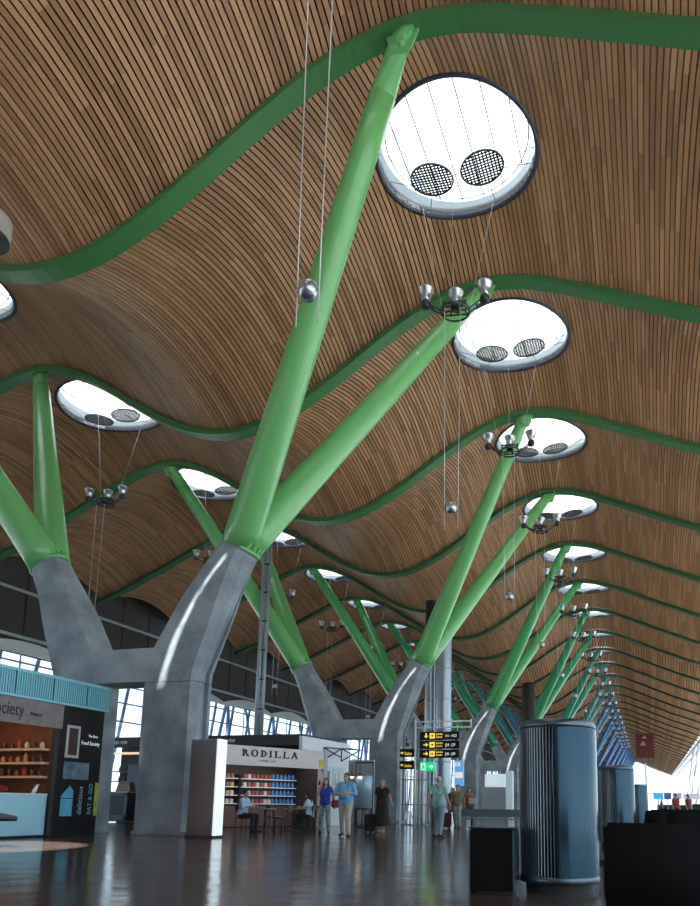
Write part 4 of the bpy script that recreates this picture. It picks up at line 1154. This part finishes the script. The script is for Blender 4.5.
    if hair == 'long':
        capsule(b, head + V((.05, .05, .0)), head + V((.075, .06, -.2)), .055, .045); capsule(b, head + V((-.05, .05, .0)), head + V((-.075, .06, -.2)), .055, .045); capsule(b, head + V((0, .08, 0)), head + V((0, .1, -.22)), .06, .05)
    if hair == 'bob':
        capsule(b, head + V((.06, .03, .02)), head + V((.075, .02, -.09)), .045, .035); capsule(b, head + V((-.06, .03, .02)), head + V((-.075, .02, -.09)), .045, .035); capsule(b, head + V((0, .07, 0)), head + V((0, .08, -.1)), .055, .045)
    fuse('hair', b, hairm, t, .014)
    eb = MB()
    for s in (-1, 1): eb.sphere(head + V((s * .03, -.085, .014)), .011, 5)
    eb.build('eye', mat('eye_dark', (.03, .02, .015), .3), t)
    return t
def stand(step=.0, armL=None, armR=None, lean=0):
    J = dict(pelvis=(0, 0, .95), chest=(0, -.01 + lean, 1.27), neck=(0, .0 + lean, 1.50), head=(0, -.015 + lean, 1.635))
    for n, s in (('L', 1), ('R', -1)):
        f = step * s
        w_ = .035 if abs(step) > .2 else 0
        J['knee' + n] = (s * (.10 + w_), -.03 - f * .5 - .02 * (f > 0), .51); J['ankle' + n] = (s * (.105 + w_ * 1.8), .03 - f * .9, .085 + (.03 if f < 0 else 0)); J['toe' + n] = (s * (.125 + w_ * 1.8), -.12 - f * .9, .042 + (-.004 if f < 0 else 0))
        J['elbow' + n] = (s * .26, .04 + f * .35, 1.16); J['wrist' + n] = (s * .27, -.04 + f * .7, .92)
    for n, a in (('L', armL), ('R', armR)):
        if a: J['elbow' + n], J['wrist' + n] = a[0], a[1]; J['fing' + n] = a[2]
    return J
def sit(armL=None, armR=None):
    J = dict(pelvis=(0, .05, .56), chest=(0, .03, .88), neck=(0, -.01, 1.10), head=(0, -.05, 1.235))
    for n, s in (('L', 1), ('R', -1)):
        J['knee' + n] = (s * .13, -.40, .52); J['ankle' + n] = (s * .13, -.38, .085); J['toe' + n] = (s * .14, -.53, .042)
        J['elbow' + n] = (s * .26, -.10, .80); J['wrist' + n] = (s * .14, -.34, .82)
    return J
def cm(n, c, noise=0, sc=10): return mat(n, c, .8, 0, noise, sc)
HB = cm('hair_dark', (.02, .014, .012)); HBL = cm('hair_blonde', (.35, .24, .13)); HG = cm('hair_grey', (.42, .42, .42)); HR = cm('hair_brown', (.07, .04, .025))
# man in blue shirt, forearms folded over the belly
J = stand(.24, ((.29, -.02, 1.18), (.02, -.25, 1.20), (-1, -.1, .1)), ((-.29, -.02, 1.17), (-.05, -.27, 1.14), (1, -.15, .35)))
person('man in light blue shirt and beige trousers walking with folded forearms', (-8.27, 19.4, 0), .05, J, cm('light_blue_shirt', (.16, .42, .72)), cm('beige_trousers', (.50, .43, .35)), 'short', HR, 1.2, scale=1.02, build=1.07, belly=.05)
# woman in blue top on phone
J = stand(.22, None, ((-.25, -.06, 1.20), (-.13, -.10, 1.50), (.1, .1, 1)))
person('woman in violet blue top and patterned trousers holding a phone to her ear', (-9.62, 20.95, 0), .25, J, cm('violet_blue_top', (.03, .05, .38)), cm('patterned_trousers', (.22, .30, .30), .6, 14), 'long', HB, .25, scale=.97, build=.86)
o = MB().bbox(-.035, .035, -.008, .008, -.075, .075, .006).build('mobile_phone', BLK); o.location = (-9.78, 20.80, 1.56); o.rotation_euler = (.15, .2, 1.3); tag(o, 'dark mobile phone held to the ear of the woman in the violet blue top', 'phone')
hb = thing('handbag', 'dark red handbag hanging at the hip of the woman in the violet blue top', 'bag', (-9.28, 21.0, .80), .9)
MB().bbox(-.15, .15, -.06, .06, 0, .24, .03).build('pouch', cm('dark_red_leather', (.14, .02, .02)), hb); MB().tube([(-.12, 0, .22), (-.1, 0, .5), (-.02, 0, .60), (.06, 0, .5), (.12, 0, .22)], .012, 6).build('strap', BLK, hb)
# woman in black
J = stand(.12, ((.27, .03, 1.18), (.36, -.02, .97), (.3, -.1, -1)), ((-.27, .04, 1.18), (-.28, .03, .95), (0, -.1, -1)))
person('blonde woman in a long black dress walking, pulling a dark case', (-8.35, 22.6, 0), -.1, J, cm('black_dress', (.012, .012, .013)), MATS['black_dress'], 'bob', HBL, .45, skirt=.22, scale=.98, build=1.0, shoes=cm('tan_shoe', (.4, .2, .12)))
sc = thing('suitcase', 'dark upright trolley case left of the woman in black', 'suitcase', (-8.8, 22.75, 0), .1)
MB().bbox(-.19, .19, -.12, .12, .05, .60, .04).build('shell', cm('case_brown_black', (.035, .022, .02)), sc)
MB().tube([(-.1, .1, .58), (-.1, .1, .93), (.1, .1, .93), (.1, .1, .58)], .012, 6).build('handle', STEELP, sc)
for sx in (-.14, .14): MB().tube([(sx - .02, 0, .035), (sx + .02, 0, .035)], .035, 10).build('wheel', BLK, sc)
# green shirt man seen from behind
J = stand(.22, None, None)
person('grey-haired man in mint green patterned shirt and grey trousers, back to the camera', (-5.75, 20.2, 0), PI - .2, J, cm('mint_shirt', (.28, .52, .50), .35, 16), cm('blue_grey_trousers', (.22, .29, .34)), 'short', HG, .55, scale=.98, build=1.08)
# person with red bag half hidden behind him
J = stand(.08); person('person in dark clothes carrying a red bag, left of the man in mint', (-7.25, 25.2, 0), PI, J, cm('dark_top', (.05, .03, .04)), cm('dusky_trousers', (.10, .07, .07)), 'short', HB, .4, scale=.95, vox=.016)
rb = thing('shoulder_bag', 'bright red bag carried beside the man in the mint shirt', 'bag', (-6.98, 24.7, .86), 0)
MB().bbox(-.20, .20, -.08, .08, 0, .36, .04).build('pouch', cm('red_bag', (.5, .03, .02)), rb); MB().tube([(-.14, 0, .34), (0, 0, .58), (.14, 0, .34)], .014, 6).build('strap', cm('red_bag', (.5, .03, .02)), rb)
# group of three
for i, (x, y, sh_, tr, lab) in enumerate(((-7.78, 29.4, (.16, .05, .05), (.12, .10, .10), 'person in dark red top, left of the walking group of three'),
                                          (-7.45, 29.0, (.22, .19, .12), (.42, .42, .42), 'person in olive top and pale trousers, middle of the group of three'),
                                          (-7.05, 29.3, (.28, .08, .06), (.03, .03, .035), 'person in rust top with a pale shoulder bag, right of the group of three'))):
    J = stand(.12 if i % 2 else -.12); person(lab, (x, y, 0), .1 * (i - 1), J, cm('group_top_%d' % i, sh_, .3, 12), cm('group_trousers_%d' % i, tr), 'long' if i != 1 else 'short', HB, .5, scale=(.93, .99, .93)[i], vox=.017)
pb = thing('shoulder_bag', 'pale shoulder bag on the right-hand person of the group of three', 'bag', (-6.84, 29.05, .98), 0)
MB().bbox(-.16, .16, -.06, .06, 0, .24, .03).build('pouch', cm('cream_bag', (.55, .5, .44)), pb); MB().tube([(-.12, 0, .22), (-.08, 0, .45), (.1, 0, .22)], .012, 6).build('strap', cm('cream_bag', (.55, .5, .44)), pb)
rc = thing('suitcase', 'dark red case rolled in front of the group of three', 'suitcase', (-7.72, 28.3, 0), .1)
MB().bbox(-.2, .2, -.12, .12, .05, .62, .04).build('shell', cm('case_red', (.14, .025, .025)), rc); MB().tube([(-.1, .1, .6), (-.1, .1, .85), (.1, .1, .85), (.1, .1, .6)], .012, 6).build('handle', STEELP, rc)
for sx in (-.14, .14): MB().tube([(sx - .02, 0, .035), (sx + .02, 0, .035)], .035, 10).build('wheel', BLK, rc)
# seated
LB = cm('pale_blue_shirt', (.42, .60, .75))
person('seated person in pale blue shirt at the left bistro table, side on', (-12.65, 21.3, -.02), PI / 2, sit(), LB, cm('dark_trousers', (.02, .02, .025)), 'short', HB, 1.2, scale=1.0, vox=.015)
person('seated person with long dark hair and pale blue shirt, at the right bistro table', (-11.7, 24.1, -.02), -PI / 2 + .1, sit(), LB, MATS['dark_trousers'], 'long', HB, .6, scale=.98, vox=.015)
# far people on the bench and by the seats
FP = [(-3.6, 36.8, 'far person in dusky pink top beyond the long bench', (.30, .12, .10)), (-3.0, 37.2, 'far person in black top beyond the long bench', (.03, .03, .03)),
      (1.5, 44, 'far person in red top among the seats at right', (.35, .04, .03)), (2.3, 47, 'far person in dark red top among the seats at right', (.16, .03, .03)), (3.1, 43, 'far person in black top among the seats at right', (.02, .02, .02)), (1.0, 62, 'far person in grey top at the end of the seats', (.12, .12, .13))]
for i, (x, y, l, c) in enumerate(FP):
    person(l, (x, y, 0), .3 * i, stand(.08), cm('far_top_%d' % i, c), cm('dark_trousers', (.02, .02, .025)), 'short', HB, .6, scale=.97, vox=.024)

# ------------------------------------------------------------------ camera
cam = bpy.data.cameras.new('camera'); co = bpy.data.objects.new('camera', cam); C.objects.link(co)
Rm = ((0.958892, 0.036799, 0.281376), (0.283584, -0.160297, -0.945455), (0.010312, 0.986383, -0.164143))
M = Matrix(Rm).to_4x4(); M.translation = (0, 0, .91); co.matrix_world = M
cam.sensor_fit = 'VERTICAL'; cam.sensor_height = 36; cam.sensor_width = 36
cam.lens = 725.623 / 906 * 36; cam.shift_x = -(431.017 - 350) / 906; cam.shift_y = (684.394 - 453) / 906
cam.clip_start = .05; cam.clip_end = 1500
bpy.context.scene.camera = co

# ------------------------------------------------------------------ light
w = bpy.data.worlds.new('sky'); bpy.context.scene.world = w; w.use_nodes = True; nt = w.node_tree
bg = nt.nodes['Background']
tc = nt.nodes.new('ShaderNodeTexCoord'); sp = nt.nodes.new('ShaderNodeSeparateXYZ'); nt.links.new(tc.outputs['Generated'], sp.inputs[0])
rp = nt.nodes.new('ShaderNodeValToRGB'); nt.links.new(sp.outputs['Z'], rp.inputs[0])
rp.color_ramp.elements[0].position = 0.; rp.color_ramp.elements[0].color = (.70, .87, 1.0, 1)
rp.color_ramp.elements[1].position = .8; rp.color_ramp.elements[1].color = (.55, .76, 1.0, 1)
nt.links.new(rp.outputs[0], bg.inputs[0]); bg.inputs[1].default_value = 1.6
sun = bpy.data.lights.new('sun', 'SUN'); sun.energy = 16.0; sun.angle = math.radians(.4); sun.color = (1, .95, .88)
so = bpy.data.objects.new('sun', sun); C.objects.link(so)
sd = V((.745, -1., 1.807)).normalized(); so.rotation_euler = sd.to_track_quat('Z', 'Y').to_euler()
vs = bpy.context.scene.view_settings
vs.view_transform = 'Standard'; vs.look = 'None'; vs.gamma = 1; vs.exposure = 0.62; vs.use_curve_mapping = False
